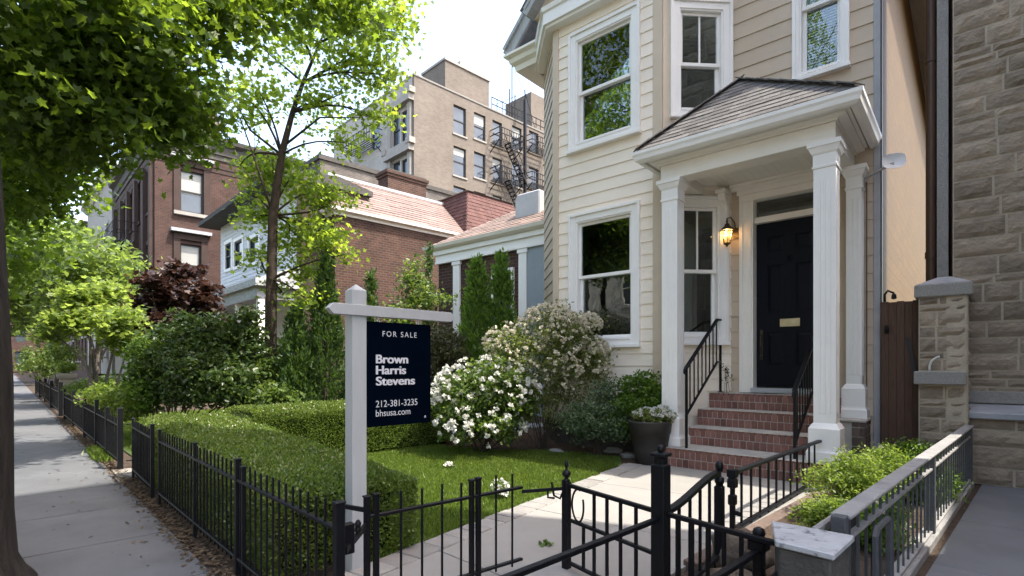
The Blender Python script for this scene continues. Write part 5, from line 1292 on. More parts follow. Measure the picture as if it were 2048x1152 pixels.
for k, (t_, zt_2) in enumerate(((.20, .29), (.34, .49), (.50, .49), (.66, .49), (.83, .49))): m.bar(P(t_, .05), P(t_, zt_2), .014)
m.build('pickets', M['iron'], gt, SF)
m = MB(); cs = []
for a in np.linspace(math.radians(75), math.radians(388), 28):
    cs.append(P(.130 + .088 * math.cos(a) * (.80 if a > 4.7 else 1), .400 + .092 * math.sin(a)))
m.tube(cs, .006, 6); m.build('scroll', M['iron'], gt, SF, smooth=True)
# rail from the thick post to the capped block, with its bars
t = thing('side_rail', 'black iron railing between the thick gate post and the scuffed white cap', 'railing', (-1.04, 2.21, 0), SF)
e0, e1 = np.array([-1.26, 2.235]), np.array([-.765, 2.175])
m = MB(); m.bar((*e0, .50), (*e1, .50), .026, .020); m.build('rail', M['iron'], t, SF, bevel=.002)
m = MB()
for k in np.linspace(.10, .72, 5): q = e0 + (e1 - e0) * k; m.bar((*q, .0), (*q, .49), .014)
m.build('pickets', M['iron'], t, SF)
t = thing('swept_rail', 'black iron rail sweeping upward from the thick post to the ball post', 'railing', (-1.33, 2.6, 0), SF)
m = MB(); pts = []
for k in np.linspace(0, 1, 11): pts.append((-1.30 - .05 * k, 2.285 + .66 * k, .495 + .085 * (1 - math.cos(math.pi * k)) / 2))
for a, b in zip(pts[:-1], pts[1:]): m.bar(a, tuple(np.array(b) + (np.array(b) - np.array(a)) * .12), .036, .022)
m.build('rail', M['iron'], t, SF)
m = MB(); m.bar((-1.305, 2.30, .06), (-1.35, 2.95, .10), .03, .02); m.build('lower_rail', M['iron'], t, SF)
m = MB()
for k in (.22, .42, .62, .82): p = (-1.30 - .05 * k, 2.285 + .66 * k); m.bar((*p, .07), (*p, .49 + .085 * (1 - math.cos(math.pi * k)) / 2), .013)
m.build('pickets', M['iron'], t, SF)
# returns that come forward to the street
for (px, py, z, lab) in ((1325, 1035, .47, 'square black bar running forward from the thick gate post'), (1512, 1105, .44, 'square black bar running forward from the small ball post by the boulder'), (1608, 1112, .43, 'square black bar running forward from the capped stone block')):
    q = gnd(px, py, z, SF); t = thing('return_bar', lab, 'rail', (q[0], q[1] - .5, 0), SF, 'bars running forward to the street')
    m = MB(); m.bar((q[0], .96, z), (q[0], q[1], z), .028, .020); m.build('bar', M['iron'], t, SF, bevel=.002)
    m = MB(); m.bar((q[0], .96, -.02), (q[0], .96, z + .03), .04); m.build('post', M['iron'], t, SF)
q = gnd(1512, 1105, .44, SF)
t = thing('gate_post', 'short black post with a ball top beside the brown boulder', 'gate post', (q[0], q[1] + .03, 0), SF, 'iron gate posts with finials')
m = MB(); m.sq(q[0], q[1] + .03, [(.02, 0), (.02, .44), (.034, .445), (.034, .485), (.015, .49)]); m.build('shaft', M['iron'], t, SF, bevel=.003)
m = MB(); m.lathe(q[0], q[1] + .03, [(.012, .488), (.020, .497), (.026, .512), (.020, .530), (.004, .538)], 14); m.build('finial', M['iron'], t, SF, smooth=True)
# rail along the right of the path
L0, L1 = np.array([-1.57, 3.66]), np.array([-1.665, 6.06])
t = thing('path_railing', 'black iron railing along the path, fixed to the tall white column', 'railing', (-1.6, 4.9, 0), SF)
m = MB(); m.bar((*L0, .445), (*L1, .43), .040, .024); m.build('rail', M['iron'], t, SF, bevel=.003)
m = MB(); m.bar((*L0, .05), (L1[0] + .02, 5.5, .05), .03, .02); m.build('lower_rail', M['iron'], t, SF)
m = MB(); m.sq(*L0, [(.016, -.02), (.016, .22), (.024, .225), (.024, .29), (.014, .295), (.014, .34), (.028, .345), (.028, .40), (.02, .41), (.03, .42), (.03, .47), (.0, .475)]); m.bar((*(L0 + (.0, .0)), .17), (L0[0] + .06, L0[1] - .01, .17), .02, .03); m.build('post', M['iron'], t, SF, bevel=.003)
m = MB()
for k in np.linspace(.07, .95, 12): q = L0 + (L1 - L0) * k; m.bar((*q, .02 if k < .75 else .23), (*q, .435), .014)
m.build('pickets', M['iron'], t, SF)
m = MB(); m.box(L1[0] - .03, L1[0] + .03, L1[1] - .05, L1[1] + .005, .36, .415); m.bar((L1[0], L1[1] - .06, .43), (L1[0] + .07, L1[1] + .0, .43), .04, .03); m.build('fixing', M['iron'], t, SF, bevel=.003)
m = MB(); m.box(-1.54, -1.44, 2.9, 5.55, -.05, .045); tag(m.build('brick_edging', M['sidebrick'], fr=SF, base=(-1.49, 4.2, 0), bevel=.006), 'low brown brick edging under the path railing', 'edging')
# grey railing of the church court
RX = -.60
t = thing('grey_railing', 'worn grey iron railing with flat cap along the church court', 'railing', (RX, 4.6, 0), SF)
m = MB(); m.box(RX - .038, RX + .038, 2.42, 6.93, .584, .60); m.build('cap_rail', M['railcap'], t, SF, bevel=.004)
m = MB(); m.box(RX - .016, RX + .016, 2.36, 6.93, .478, .492); m.build('mid_rail', M['railcap'], t, SF, bevel=.002)
m = MB(); m.box(RX - .016, RX + .016, 2.36, 6.93, .048, .062); m.build('bottom_rail', M['railcap'], t, SF, bevel=.002)
m = MB(); n = 32
for k in range(1, n): y = 2.4 + (6.9 - 2.4) * k / n; m.bar((RX, y, .05), (RX, y, .585), .0105)
m.build('pickets', M['greyiron'], t, SF)
for y, hp in ((2.40, .60), (4.6, .575), (6.915, .598)):
    m = MB(); m.box(RX - .026, RX + .026, y - .026, y + .026, -.02, hp - .001); m.build('post', M['greyiron'], t, SF, bevel=.003)
m = MB()
pts = [(RX + .05, 2.55, .0), (RX + .05, 2.55, .44), (RX + .05, 2.60, .475), (RX + .05, 2.70, .485), (RX + .05, 2.95, .49)]
m.tube([(RX + .05, 3.02, .0), (RX + .05, 3.02, .455), (RX + .05, 3.0, .475), (RX + .05, 2.78, .475), (RX + .05, 2.74, .45), (RX + .05, 2.74, .0)], .014, 6); m.build('hoop', M['greyiron'], t, SF)
m = MB(); m.box(RX - .06, RX + .040, 2.3, 6.95, -.05, .042); tag(m.build('railing_kerb', M['railcap'], fr=SF, base=(RX, 4.6, 0), bevel=.006), 'pale grey kerb carrying the grey court railing', 'kerb')
ca_, cb_ = gnd(1622, 1052, .56, SF), gnd(1712, 992, .56, SF)
m = MB(); m.box(ca_[0] + .02, -.66, ca_[1], cb_[1] - .03, -.05, .515); wt = m.build('planter_wall', M['darkstone'], fr=SF, base=(-.76, 2.8, 0), bevel=.008); tag(wt, 'dark planter wall with worn stone coping beside the grey railing', 'wall')
m = MB(); m.box(ca_[0], -.652, ca_[1] - .02, cb_[1], .516, .560); print('coping', ca_, cb_); m.build('coping', M['railcap'], wt, SF, bevel=.008)
# scuffed white cap on its stone block
wc = [gnd(px, py, .57, SF) for px, py in ((1543, 1042), (1550, 1082), (1668, 1110), (1710, 1072))]
bc_ = np.mean(wc, axis=0); bc_[2] = 0
t = thing('capped_block', 'dark stone block with scuffed white metal cap in the foreground', 'stone block', bc_, SF)
ins_ = [p + (bc_ - p) * .10 for p in wc]
m = MB(); m.hexa([(p[0], p[1], 0) for p in ins_] + [(p[0], p[1], .548) for p in ins_]); m.build('block', M['darkstone'], t, SF, bevel=.008)
m = MB(); m.hexa([(p[0], p[1], .549) for p in wc] + [(p[0], p[1], .572) for p in wc]); m.build('cap', M['whitecap'], t, SF, bevel=.004)
# boulder
def rock(label, c, r, mat, seed, fr=SF, name='boulder', sq=(1, 1, .7), group=None):
    rg = np.random.default_rng(seed); m = MB(); n, k = 14, 9; vs = []; fs = []
    ph = rg.uniform(0, 6, 6)
    for i in range(k + 1):
        th = math.pi * i / k
        for j in range(n):
            a = 2 * math.pi * j / n; w = 1 + .16 * math.sin(2 * a + ph[0]) * math.sin(th) + .12 * math.sin(3 * a + ph[1] + 2 * th) + .10 * math.sin(5 * th + ph[2] + a) + rg.uniform(-.03, .03)
            vs.append((c[0] + r * sq[0] * w * math.sin(th) * math.cos(a), c[1] + r * sq[1] * w * math.sin(th) * math.sin(a), c[2] + r * sq[2] * w * math.cos(th)))
    for i in range(k):
        for j in range(n): fs.append((i * n + j, i * n + (j + 1) % n, (i + 1) * n + (j + 1) % n, (i + 1) * n + j))
    m.add(vs, fs); return tag(m.build(name, mat, fr=fr, base=(c[0], c[1], max(0, c[2] - r * .6)), smooth=True), label, 'stone', group)
q = gnd(1468, 1112, .12, SF); M['boulder'] = surf('boulder_stone', (.13, .105, .08), (.07, .058, .046), 9, .9, .8, 30, .2, dirt=(.22, .18, .14), dscale=6, dfac=(.58, .8))
rock('rough brown boulder at the foot of the black ball post', (q[0] - .02, q[1] + .1, .10), .15, M['boulder'], 4, sq=(1.1, .8, .9))
rock('flat brown stone slab below the boulder, behind the short ball post', (q[0] + .06, q[1] - .12, .02), .15, M['boulder'], 6, sq=(1.2, 1, .35))

# ================================================================== FOR SALE SIGN
SXp, SYp = -2.85, 1.48
sp = thing('sign_post', 'white wooden sign post with a pointed crossbar by the path', 'sign post', (SXp, SYp, 0), SF)
m = MB(); m.sq(SXp, SYp, [(.045, -.03), (.045, 1.635), (.003, 1.672)]); m.build('post', M['signwood'], sp, SF, bevel=.002)
m = MB(); ya, yb = 1.285, 2.165; zc_, hh = 1.517, .031
m.prism([(SXp + .012, ya, zc_), (SXp + .012, ya + .03, zc_ - hh), (SXp + .012, yb - .03, zc_ - hh), (SXp + .012, yb, zc_), (SXp + .012, yb - .03, zc_ + hh), (SXp + .012, ya + .03, zc_ + hh)], (.050, 0, 0)); m.build('crossbar', M['signwood'], sp, SF, bevel=.002)
sg = thing('for_sale_sign', 'dark navy for sale sign with white lettering hanging from the white crossbar', 'sign', (-2.80, 1.755, .83), SF)
m = MB(); m.box(-2.819, -2.807, 1.53, 1.98, .832, 1.458); m.build('board', M['navy'], sg, SF, bevel=.0015)
for y in (1.605, 1.885):
    m = MB()
    for k, zc2 in enumerate((1.488, 1.474, 1.462)):
        m.tube([((-2.813) + (.0075 * math.cos(a) if k % 2 else 0), y + (0 if k % 2 else .0075 * math.cos(a)), zc2 + .0125 * math.sin(a)) for a in np.linspace(0, 2 * math.pi, 11)], .0022, 5)
    m.build('hanger', M['steel'], sg, SF)
def text(s, y0, y1, z0, z1, bold=0.0, track=1.0, dbl=0.0, lift_=0.0):
    if dbl: text(s, y0 + dbl, y1 + dbl, z0, z1, bold, track, 0.0, .0004)
    cu = bpy.data.curves.new('lettering', 'FONT'); cu.body = s; cu.size = 1.0; cu.extrude = 0.0; cu.offset = bold; cu.space_character = track
    tmp = bpy.data.objects.new('tmp', cu); COL.objects.link(tmp); bpy.context.view_layer.update()
    dg = bpy.context.evaluated_depsgraph_get(); me = bpy.data.meshes.new_from_object(tmp.evaluated_get(dg)); bpy.data.objects.remove(tmp)
    co = np.empty(len(me.vertices) * 3, np.float32); me.vertices.foreach_get("co", co); co = co.reshape(-1, 3)
    x0, x1 = co[:, 0].min(), co[:, 0].max(); capz = .70
    bl = bool(set(s) & set('gpqy,'))
    zmin = 0.0; zmax = capz
    V = np.empty_like(co); V[:, 0] = -2.8058 + lift_; V[:, 1] = y0 + (co[:, 0] - x0) / (x1 - x0) * (y1 - y0); V[:, 2] = z0 + (co[:, 1] - zmin) / (zmax - zmin) * (z1 - z0)
    V -= BASE[sg.name]; me.vertices.foreach_set("co", V.astype(np.float32).ravel()); me.update(); me.name = 'lettering'
    me.materials.clear(); me.materials.append(M['letter']); finish('lettering', me, sg, SF, BASE[sg.name])
text('FOR SALE', 1.63, 1.872, 1.372, 1.405, .0, 1.35)
text('Brown', 1.585, 1.805, 1.211, 1.262, .012, dbl=.0045); text('Harris', 1.585, 1.790, 1.145, 1.196, .012, dbl=.0045); text('Stevens', 1.585, 1.855, 1.079, 1.130, .012, dbl=.0045)
text('212-381-3235', 1.585, 1.877, .948, .988); text('bhsusa.com', 1.585, 1.825, .893, .933)
m = MB(); m.add([(-2.8058, 1.930, .862), (-2.8058, 1.942, .862), (-2.8058, 1.942, .872), (-2.8058, 1.936, .879), (-2.8058, 1.930, .872)], [(0, 1, 2, 3, 4)]); m.build('emblem', M['letter'], sg, SF)
m = MB(); m.add([(-2.8054, 1.933, .864), (-2.8054, 1.939, .864), (-2.8054, 1.939, .870), (-2.8054, 1.933, .870)], [(0, 1, 2, 3)]); m.build('emblem', M['navy'], sg, SF)

# ================================================================== PLANTS
# clipped hedge
def hedge_pts(rng, boxes, dens):
    out = []; nb = []
    for (x0, x1, y0, y1, z1) in boxes:
        for axis, area in (('t', (x1 - x0) * (y1 - y0)), ('x0', (y1 - y0) * z1), ('x1', (y1 - y0) * z1), ('y0', (x1 - x0) * z1), ('y1', (x1 - x0) * z1)):
            n = int(area * dens * (1.3 if axis == 't' else .8)); a, b = rng.uniform(size=n), rng.uniform(size=n)
            if axis == 't': p = np.stack([x0 + (x1 - x0) * a, y0 + (y1 - y0) * b, np.full(n, z1)], 1); q = (0, 0, 1.0)
            elif axis[0] == 'x': p = np.stack([np.full(n, x0 if axis == 'x0' else x1), y0 + (y1 - y0) * a, .06 + (z1 - .06) * b], 1); q = (-1.0 if axis == 'x0' else 1.0, 0, .3)
            else: p = np.stack([x0 + (x1 - x0) * a, np.full(n, y0 if axis == 'y0' else y1), .06 + (z1 - .06) * b], 1); q = (0, -1.0 if axis == 'y0' else 1.0, .3)
            out.append(p); nb.append(np.tile(q, (n, 1)))
    P = np.concatenate(out); N = np.concatenate(nb)
    # round the shoulders, undulate the surface
    for (x0, x1, y0, y1, z1) in boxes: pass
    w = .010 * (np.sin(P[:, 0] * 7 + P[:, 1] * 4) + np.sin(P[:, 0] * 13 - P[:, 1] * 9) * .7 + np.sin(P[:, 1] * 15 + P[:, 2] * 10) * .6)
    P = P + N * (w[:, None] + rng.normal(size=(len(P), 1)) * .012 - .010) + rng.normal(size=P.shape) * .008
    return P, N
hr = np.random.default_rng(17)
hd = thing('hedge', 'low clipped box hedge wrapping the lawn behind the black fence', 'hedge', (-4.9, 1.5, 0), SF)
HBX = [(-6.86, -2.90, 1.04, 1.93, .70), (-7.15, -6.35, 1.90, 4.95, .735)]
P_, N_ = hedge_pts(hr, HBX, 11500)
keep = ~((P_[:, 0] > -6.3) & (P_[:, 0] < -3.3) & (P_[:, 1] > 1.2) & (P_[:, 1] < 1.8) & (P_[:, 2] < .6)); P_, N_ = P_[keep], N_[keep]
# shoulder rounding
for (x0, x1, y0, y1, z1) in HBX:
    ins2 = (P_[:, 0] > x0 - .1) & (P_[:, 0] < x1 + .1) & (P_[:, 1] > y0 - .1) & (P_[:, 1] < y1 + .1)
    ex = np.maximum(0, .12 - np.minimum.reduce([P_[:, 0] - x0, x1 - P_[:, 0], P_[:, 1] - y0, y1 - P_[:, 1]])); P_[:, 2] -= np.where(ins2 & (P_[:, 2] > z1 - .1), ex * .45, 0)
P_[:, 2] *= np.where(P_[:, 1] < 1.97, .92 - .20 * np.clip((P_[:, 0] + 6.8) / 3.8, 0, 1), .93)
leaf_mesh('foliage', P_, .0235, 'diamond', M['l_hedge'], hr, hd, SF, nb=(0, 0, .45), tb=N_ / np.linalg.norm(N_, axis=1, keepdims=True), tw=.55)
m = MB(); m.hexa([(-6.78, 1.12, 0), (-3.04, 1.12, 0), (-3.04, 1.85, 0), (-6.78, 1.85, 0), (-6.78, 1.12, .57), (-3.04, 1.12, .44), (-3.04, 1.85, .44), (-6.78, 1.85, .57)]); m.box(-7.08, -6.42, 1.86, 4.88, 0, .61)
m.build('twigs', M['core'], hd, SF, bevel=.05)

def S(px, py, d): return at(px, py, d, SF)
def px2m(r, d): return r * d / FPX
def base_at(px, d, z=0.0):
    q = at(px, HY, d, SF); return (q[0], q[1], z)
def pblob(px, py, d, rx, ry=None, n=30): return (S(px, py, d), (px2m(rx, d), px2m(rx, d), px2m(ry or rx, d)), n)
SHR = 'shrubs of the front gardens'
# dark evergreen shrubs at the left
shrub('evergreen_shrub', 'big dark leafy shrub left of the hedge, with upright feathery tips', base_at(350, 8.6), [pblob(350, 735, 8.6, 75, 75, 90), pblob(420, 760, 8.3, 85, 70, 90), pblob(335, 690, 8.8, 36, 50, 34), pblob(372, 660, 8.7, 18, 46, 16), pblob(385, 700, 8.7, 42, 55, 50), pblob(440, 700, 8.6, 40, 50, 40), pblob(425, 655, 8.6, 14, 36, 10), pblob(470, 668, 8.6, 14, 34, 10), pblob(300, 770, 8.7, 35, 55, 40), pblob(485, 780, 8.2, 44, 50, 50), pblob(500, 700, 8.6, 22, 60, 24), pblob(500, 640, 8.6, 10, 30, 8)],
      M['l_yew'], .078, 'ovate', SF, SHR, 31, 50, .095, nb=(0, 0, .5), stems=24)
shrub('evergreen_shrub', 'glossy mid green shrub at the foot of the young tree trunk', base_at(545, 8.7), [pblob(535, 760, 8.7, 36, 60, 50), pblob(560, 720, 9.3, 40, 60, 40), pblob(545, 800, 8.2, 46, 34, 40)], M['l_mid'], .085, 'ovate', SF, SHR, 32, 32, .08, stems=16)
shrub('evergreen_shrub', 'yellow green shrub in front of the dark shrub beside the left garden gap', base_at(300, 8.4), [pblob(298, 720, 8.5, 35, 50, 40), pblob(285, 790, 8.3, 30, 40, 30)], M['l_box'], .07, 'ovate', SF, SHR, 33, 28, .07, stems=10)
conifer('arborvitae', 'tall dark arborvitae left of the sign post', base_at(652, 8.9), 3.05, .46, M['l_arb'], SF, 'arborvitae of the front gardens', 41, 13000, .075, taper=.9)
conifer('arborvitae', 'lower dark arborvitae leaning beside the tall one left of the sign', base_at(592, 8.6), 2.1, .36, M['l_arb'], SF, 'arborvitae of the front gardens', 42, 9500, .085)
conifer('arborvitae', 'thin dark arborvitae against the brick wall just right of the sign post', base_at(742, 13.2), 3.5, .30, M['l_arb'], SF, 'arborvitae of the front gardens', 43, 4000, .11)
conifer('arborvitae', 'bright green arborvitae, left one of the pair beside the low house', base_at(953, 9.3), 3.05, .42, M['l_arbl'], SF, 'arborvitae of the front gardens', 44, 9500, .085, taper=.62)
conifer('arborvitae', 'bright green arborvitae, right one of the pair beside the low house', base_at(1003, 9.5), 3.2, .36, M['l_arbl'], SF, 'arborvitae of the front gardens', 45, 8500, .085, taper=.62)
conifer('arborvitae', 'small pointed arborvitae tip showing above the low house gutter end', base_at(857, 13.6), 4.3, .24, M['l_arb'], SF, 'arborvitae of the front gardens', 46, 2600, .11)
shrub('climbing_vine', 'sparse climbing vine reaching up the brick wall behind the sign', base_at(825, 13.0), [pblob(828, 560, 13, 26, 60, 30), pblob(815, 620, 12.8, 34, 40, 30), pblob(850, 590, 12.8, 20, 20, 10), pblob(880, 600, 12.6, 16, 8, 6), pblob(800, 670, 12.5, 50, 40, 30)], M['l_mid'], .10, 'ovate', SF, None, 51, 24, .14, cat='vine', stems=10)
shrub('round_shrub', 'olive brown rounded shrub behind the navy sign', base_at(885, 8.6), [pblob(885, 700, 8.6, 58, 55, 120), pblob(870, 770, 8.5, 60, 60, 60)], M['l_brown'], .045, 'ovate', SF, SHR, 52, 40, .06, stems=12)
shrub('laurel', 'dark leafy laurel hidden low behind the sign and rhododendron', base_at(800, 7.9), [pblob(800, 850, 7.9, 45, 35, 50), pblob(760, 830, 8.1, 40, 45, 40)], M['l_yew'], .075, 'ovate', SF, SHR, 53, 28, .07, stems=8)
shrub('spirea', 'arching spirea with small cream flowers under the bay window', base_at(1085, 7.45), [pblob(1085, 715, 7.45, 95, 80, 120), pblob(1030, 690, 7.6, 60, 45, 50), pblob(1140, 680, 7.3, 50, 50, 50), pblob(1170, 735, 7.2, 45, 50, 40), pblob(1100, 640, 7.5, 50, 30, 30), pblob(1170, 650, 7.3, 30, 22, 12), pblob(1190, 700, 7.2, 26, 22, 10), pblob(1080, 800, 7.5, 85, 60, 60)],
      M['l_spirea'], .042, 'ovate', SF, SHR, 54, 34, .075, stems=26, flowers=(1000, M['petalc'], .034, 9, lambda p: p[2] > .85), r=.006)
shrub('rhododendron', 'rounded rhododendron covered in white blossom beside the sign', base_at(965, 7.15), [pblob(968, 800, 7.15, 98, 82, 130), pblob(920, 790, 7.2, 55, 60, 50), pblob(1025, 785, 7.1, 52, 60, 50), pblob(960, 850, 7.0, 85, 45, 50)],
      M['l_mid'], .060, 'ovate', SF, SHR, 55, 34, .065, stems=14, flowers=(330, M['petal'], .042, 13, None))
shrub('boxwood', 'bright green rounded boxwood behind the dark planter', base_at(1280, 6.95), [pblob(1285, 795, 6.85, 56, 52, 140), pblob(1250, 825, 6.8, 46, 44, 60)], M['l_box'], .030, 'round', SF, SHR, 56, 44, .045, stems=8)
shrub('bluish_shrub', 'grey green loose shrub in front of the bay foundation', base_at(1195, 6.85), [pblob(1195, 830, 6.85, 58, 48, 100), pblob(1150, 850, 6.9, 40, 34, 45), pblob(1230, 855, 6.7, 30, 34, 40), pblob(1210, 780, 6.9, 30, 24, 20)], M['l_blue'], .036, 'ovate', SF, SHR, 57, 36, .055, stems=14, r=.006)
# nandina bed at the right
for k, (px, py, d, rx, ry, lab) in enumerate(((1690, 975, 4.05, 70, 62, 'sunlit yellow green nandina beside the path railing'), (1755, 950, 4.3, 60, 50, 'mid green nandina with pale new tips in the middle of the right bed'), (1815, 925, 4.7, 50, 45, 'tallest green nandina before the wooden gate'), (1650, 1040, 3.6, 44, 36, 'low yellow nandina at the near end of the bed by the coping'), (1850, 985, 4.6, 50, 50, 'nandina half hidden behind the grey railing'), (1740, 1060, 3.5, 60, 60, 'small nandina with white flowers low behind the grey railing'))):
    shrub('nandina', lab, base_at(px, d), [pblob(px, py, d, rx, ry, 90), pblob(px + 20, py - ry * .5, d, rx * .6, ry * .7, 36)], M['l_nand'] if k in (0, 1, 3) else M['l_box'], .027, 'ovate', SF, 'nandina shrubs of the right bed', 60 + k, 34, .046, stems=16, r=.004, flowers=(14, M['petalc'], .022, 6, None) if k in (1, 5) else None)
shrub('ivy_sprig', 'thin trailing plant against the wall under the left stair railing', (-2.62, 7.1, .3) if False else tuple(rot(-SF, (-2.38, 7.02, SZ[1]))), [(rot(-SF, (-2.40, 7.10, 1.15)), (.05, .04, .30), 10)], M['l_brown'], .03, 'ovate', SF, None, 58, 6, .03, stems=9, r=.003, cat='plant')
# planter pot with flowers
pc = gnd(1300, 928, 0, SF)
pot = thing('planter_pot', 'large dark tapered planter at the foot of the steps', 'planter', (pc[0], pc[1], 0), SF)
m = MB(); R_ = .262
m.lathe(pc[0], pc[1], [(.155, .012), (.165, .02), (.20, .18), (.235, .38), (.243, .382), (.256, .50), (R_, .51), (R_, .53), (.235, .53), (.225, .45)], 28); m.build('pot', M['pot'], pot, SF, smooth=True)
m = MB(); m.lathe(pc[0], pc[1], [(.228, .46), (.228, .485)], 20); m.build('soil', M['soil'], pot, SF)
shrub('pot_flowers', 'white flowers and trailing greenery filling the dark planter', (pc[0], pc[1], .47), [((pc[0], pc[1], .57), (.20, .20, .10), 60), ((pc[0] + .15, pc[1] + .02, .58), (.12, .12, .12), 26), ((pc[0] - .08, pc[1], .55), (.16, .15, .08), 26)], M['l_spirea'], .040, 'ovate', SF, None, 71, 26, .03, cat='flowers', stems=10, r=.003, flowers=(120, M['petal'], .026, 8, lambda p: p[2] > .6))
# small things on the lawn and the path
for k, (px, py, h, lab) in enumerate(((1000, 1000, .16, 'small white flowering plant standing on the lawn near the gate'), (897, 938, .05, 'pale flower sprig lying at the edge of the flower bed'))):
    q = gnd(px, py, 0, SF)
    shrub('flower_plant', lab, (q[0], q[1], 0), [((q[0], q[1], h * .6), (.06, .06, h * .5), 12)], M['l_mid'], .035, 'ovate', SF, None, 80 + k, 12, .02, cat='flower', stems=6, r=.003, flowers=(22, M['petal'], .026, 7, None))
q = gnd(1091, 1089, .012, SF)
rg = np.random.default_rng(90); tag(leaf_mesh('fallen_sprig', np.array([q[0], q[1], .022]) + rg.normal(size=(26, 3)) * (.022, .022, .005), .034, 'ovate', M['l_mid'], rng=rg, fr=SF, base=(q[0], q[1], .012)), 'small fallen green sprig lying on the concrete path', 'sprig')
for k, (px, py, r, lab) in enumerate(((1225, 902, .12, 'pale flat edging stone under the grey green shrub'), (1258, 912, .10, 'pale edging stone beside the dark planter'), (1112, 903, .09, 'grey stepping stone in the flower bed'))):
    q = gnd(px, py, .02, SF); rock(lab, (q[0], q[1], .02), r, M['granite'], 100 + k, name='edging_stone', sq=(1.2, .8, .4), group='stones edging the flower bed')

# ------------------------------------------------------------------ trees
TB = (-4.02, -.36, -.02)
def lift(px, py, d): q = S(px, py, d); return (float(q[0]), float(q[1]), float(q[2]))
tp0 = [(-4.05, -.38, -.05), (-4.05, -.38, .08), (-4.04, -.36, .22), (-4.02, -.32, .45), (-4.01, -.27, 1.1), (-4.08, -.30, 2.2), (-4.2, -.34, 3.2), (-4.3, -.3, 4.6), (-4.3, .1, 6.4), (-4.3, .3, 8.2)]
tr0 = [.56, .48, .42, .36, .305, .29, .28, .22, .15, .07]
def bb(px, py, d, r, n, ti, fl=.8): c = lift(px, py, d); rr = px2m(r, d); return (c, (rr, rr, rr * fl), n, ti)
big = [((-8.2, -1.5, 8.6), (2.4, 1.7, 2.4), 60, 8), ((-7.6, -1.2, 11.0), (2.2, 1.8, 1.6), 40, 8), bb(60, 60, 5.2, 240, 80, 5), bb(250, 40, 5.6, 150, 56, 5), bb(150, 170, 6.0, 180, 72, 5), bb(280, 140, 6.4, 110, 40, 6), bb(50, 250, 6.4, 160, 56, 5), bb(190, 205, 6.8, 100, 22, 5), bb(335, 225, 7.0, 70, 20, 6), bb(320, 285, 7.0, 44, 7, 6, .4), bb(20, 390, 7.0, 120, 40, 5), bb(95, 380, 7.6, 60, 12, 5), bb(385, 190, 7.2, 40, 8, 6), bb(110, 310, 7.2, 60, 10, 5), bb(400, 260, 7.2, 24, 4, 6, .5),
       bb(400, 15, 6.2, 70, 18, 6, .5), bb(480, 5, 6.5, 60, 14, 6, .5), bb(445, 75, 6.4, 34, 6, 6), bb(590, -10, 7.0, 80, 20, 6, .6), bb(690, 5, 7.4, 70, 16, 7, .6),
       bb(30, 520, 8.0, 70, 16, 5), ((-5.2, -.6, 7.4), (3.0, 2.4, 2.0), 110, 7), ((-6.8, -1.8, 5.8), (2.2, 1.8, 1.6), 50, 6), ((-4.4, .4, 9.0), (2.2, 2.0, 1.4), 46, 8)]
def bx_(mb, rng):
    for k, (e, r) in enumerate((((-6.6, -1.4, 6.4), .09), ((-3.4, -1.6, 6.6), .08), ((-3.0, 1.0, 7.6), .07), ((-5.6, 1.2, 7.6), .07), ((-6.5, -.2, 8.4), .07), ((-4.0, -1.2, 9.0), .06), ((-8.0, -1.4, 9.2), .06))):
        p = curve_pts(tp0[6 + k % 3], e, rng, 6, .05, .04); mb.tube(p, [r * (1 - .13 * i) for i in range(7)], 7)
        for j in range(5): mb.tube(curve_pts(p[3 + j % 3], np.array(e) + rng.normal(size=3) * .8, rng, 3, .08), [r * .3, r * .22, r * .14, .006], 5)
big_tree = tree('street_tree', 'large street maple with thick dark trunk at the left edge, overhanging the sidewalk', TB, tp0, tr0, big, M['l_maple'], .090, 'maple', M['bark'], SF, 'street trees', 101, 46, .22, 1.0, nb=(0, 0, .7), limbs=False, extra=bx_)
# young bright tree behind the hedge
yd = 9.0
yt = [lift(541, 735, yd), lift(541, 680, yd), lift(543, 560, yd), lift(546, 430, yd), lift(563, 310, yd), lift(585, 225, yd), lift(606, 165, yd), lift(640, 85, yd), lift(662, 30, yd)]
yt[0] = (yt[0][0], yt[0][1], -.03)
yr = [.105, .098, .085, .076, .058, .042, .032, .020, .008]
yb_ = [bb(520, 185, 9.0, 62, 26, 4), bb(480, 235, 9.0, 44, 12, 3), bb(470, 180, 9.2, 34, 9, 4), bb(640, 215, 9.2, 75, 30, 5), bb(700, 130, 9.1, 90, 44, 6), bb(775, 150, 9.0, 50, 20, 6), bb(760, 60, 8.8, 80, 40, 7), bb(680, 40, 8.8, 85, 44, 7), bb(790, 20, 8.8, 45, 20, 7), bb(590, 60, 8.9, 70, 26, 7), bb(540, 110, 9.0, 45, 10, 6), bb(745, 235, 9.2, 48, 18, 5), bb(690, 285, 9.3, 40, 12, 4), bb(515, 345, 9.3, 36, 14, 3), bb(585, 350, 9.5, 60, 26, 3), bb(545, 320, 9.4, 40, 12, 3), bb(625, 390, 9.4, 62, 32, 3), bb(518, 430, 9.3, 42, 20, 3), bb(590, 470, 9.5, 70, 34, 3), bb(505, 390, 9.2, 24, 6, 3), bb(650, 470, 9.1, 50, 28, 3), bb(520, 515, 9.2, 34, 12, 2), bb(605, 540, 9.4, 56, 26, 2), bb(660, 400, 9.2, 44, 20, 3), bb(565, 585, 9.2, 28, 8, 2), bb(615, 600, 8.8, 34, 12, 2), bb(480, 330, 9.0, 16, 3, 4), bb(680, 510, 9.1, 26, 8, 2)]
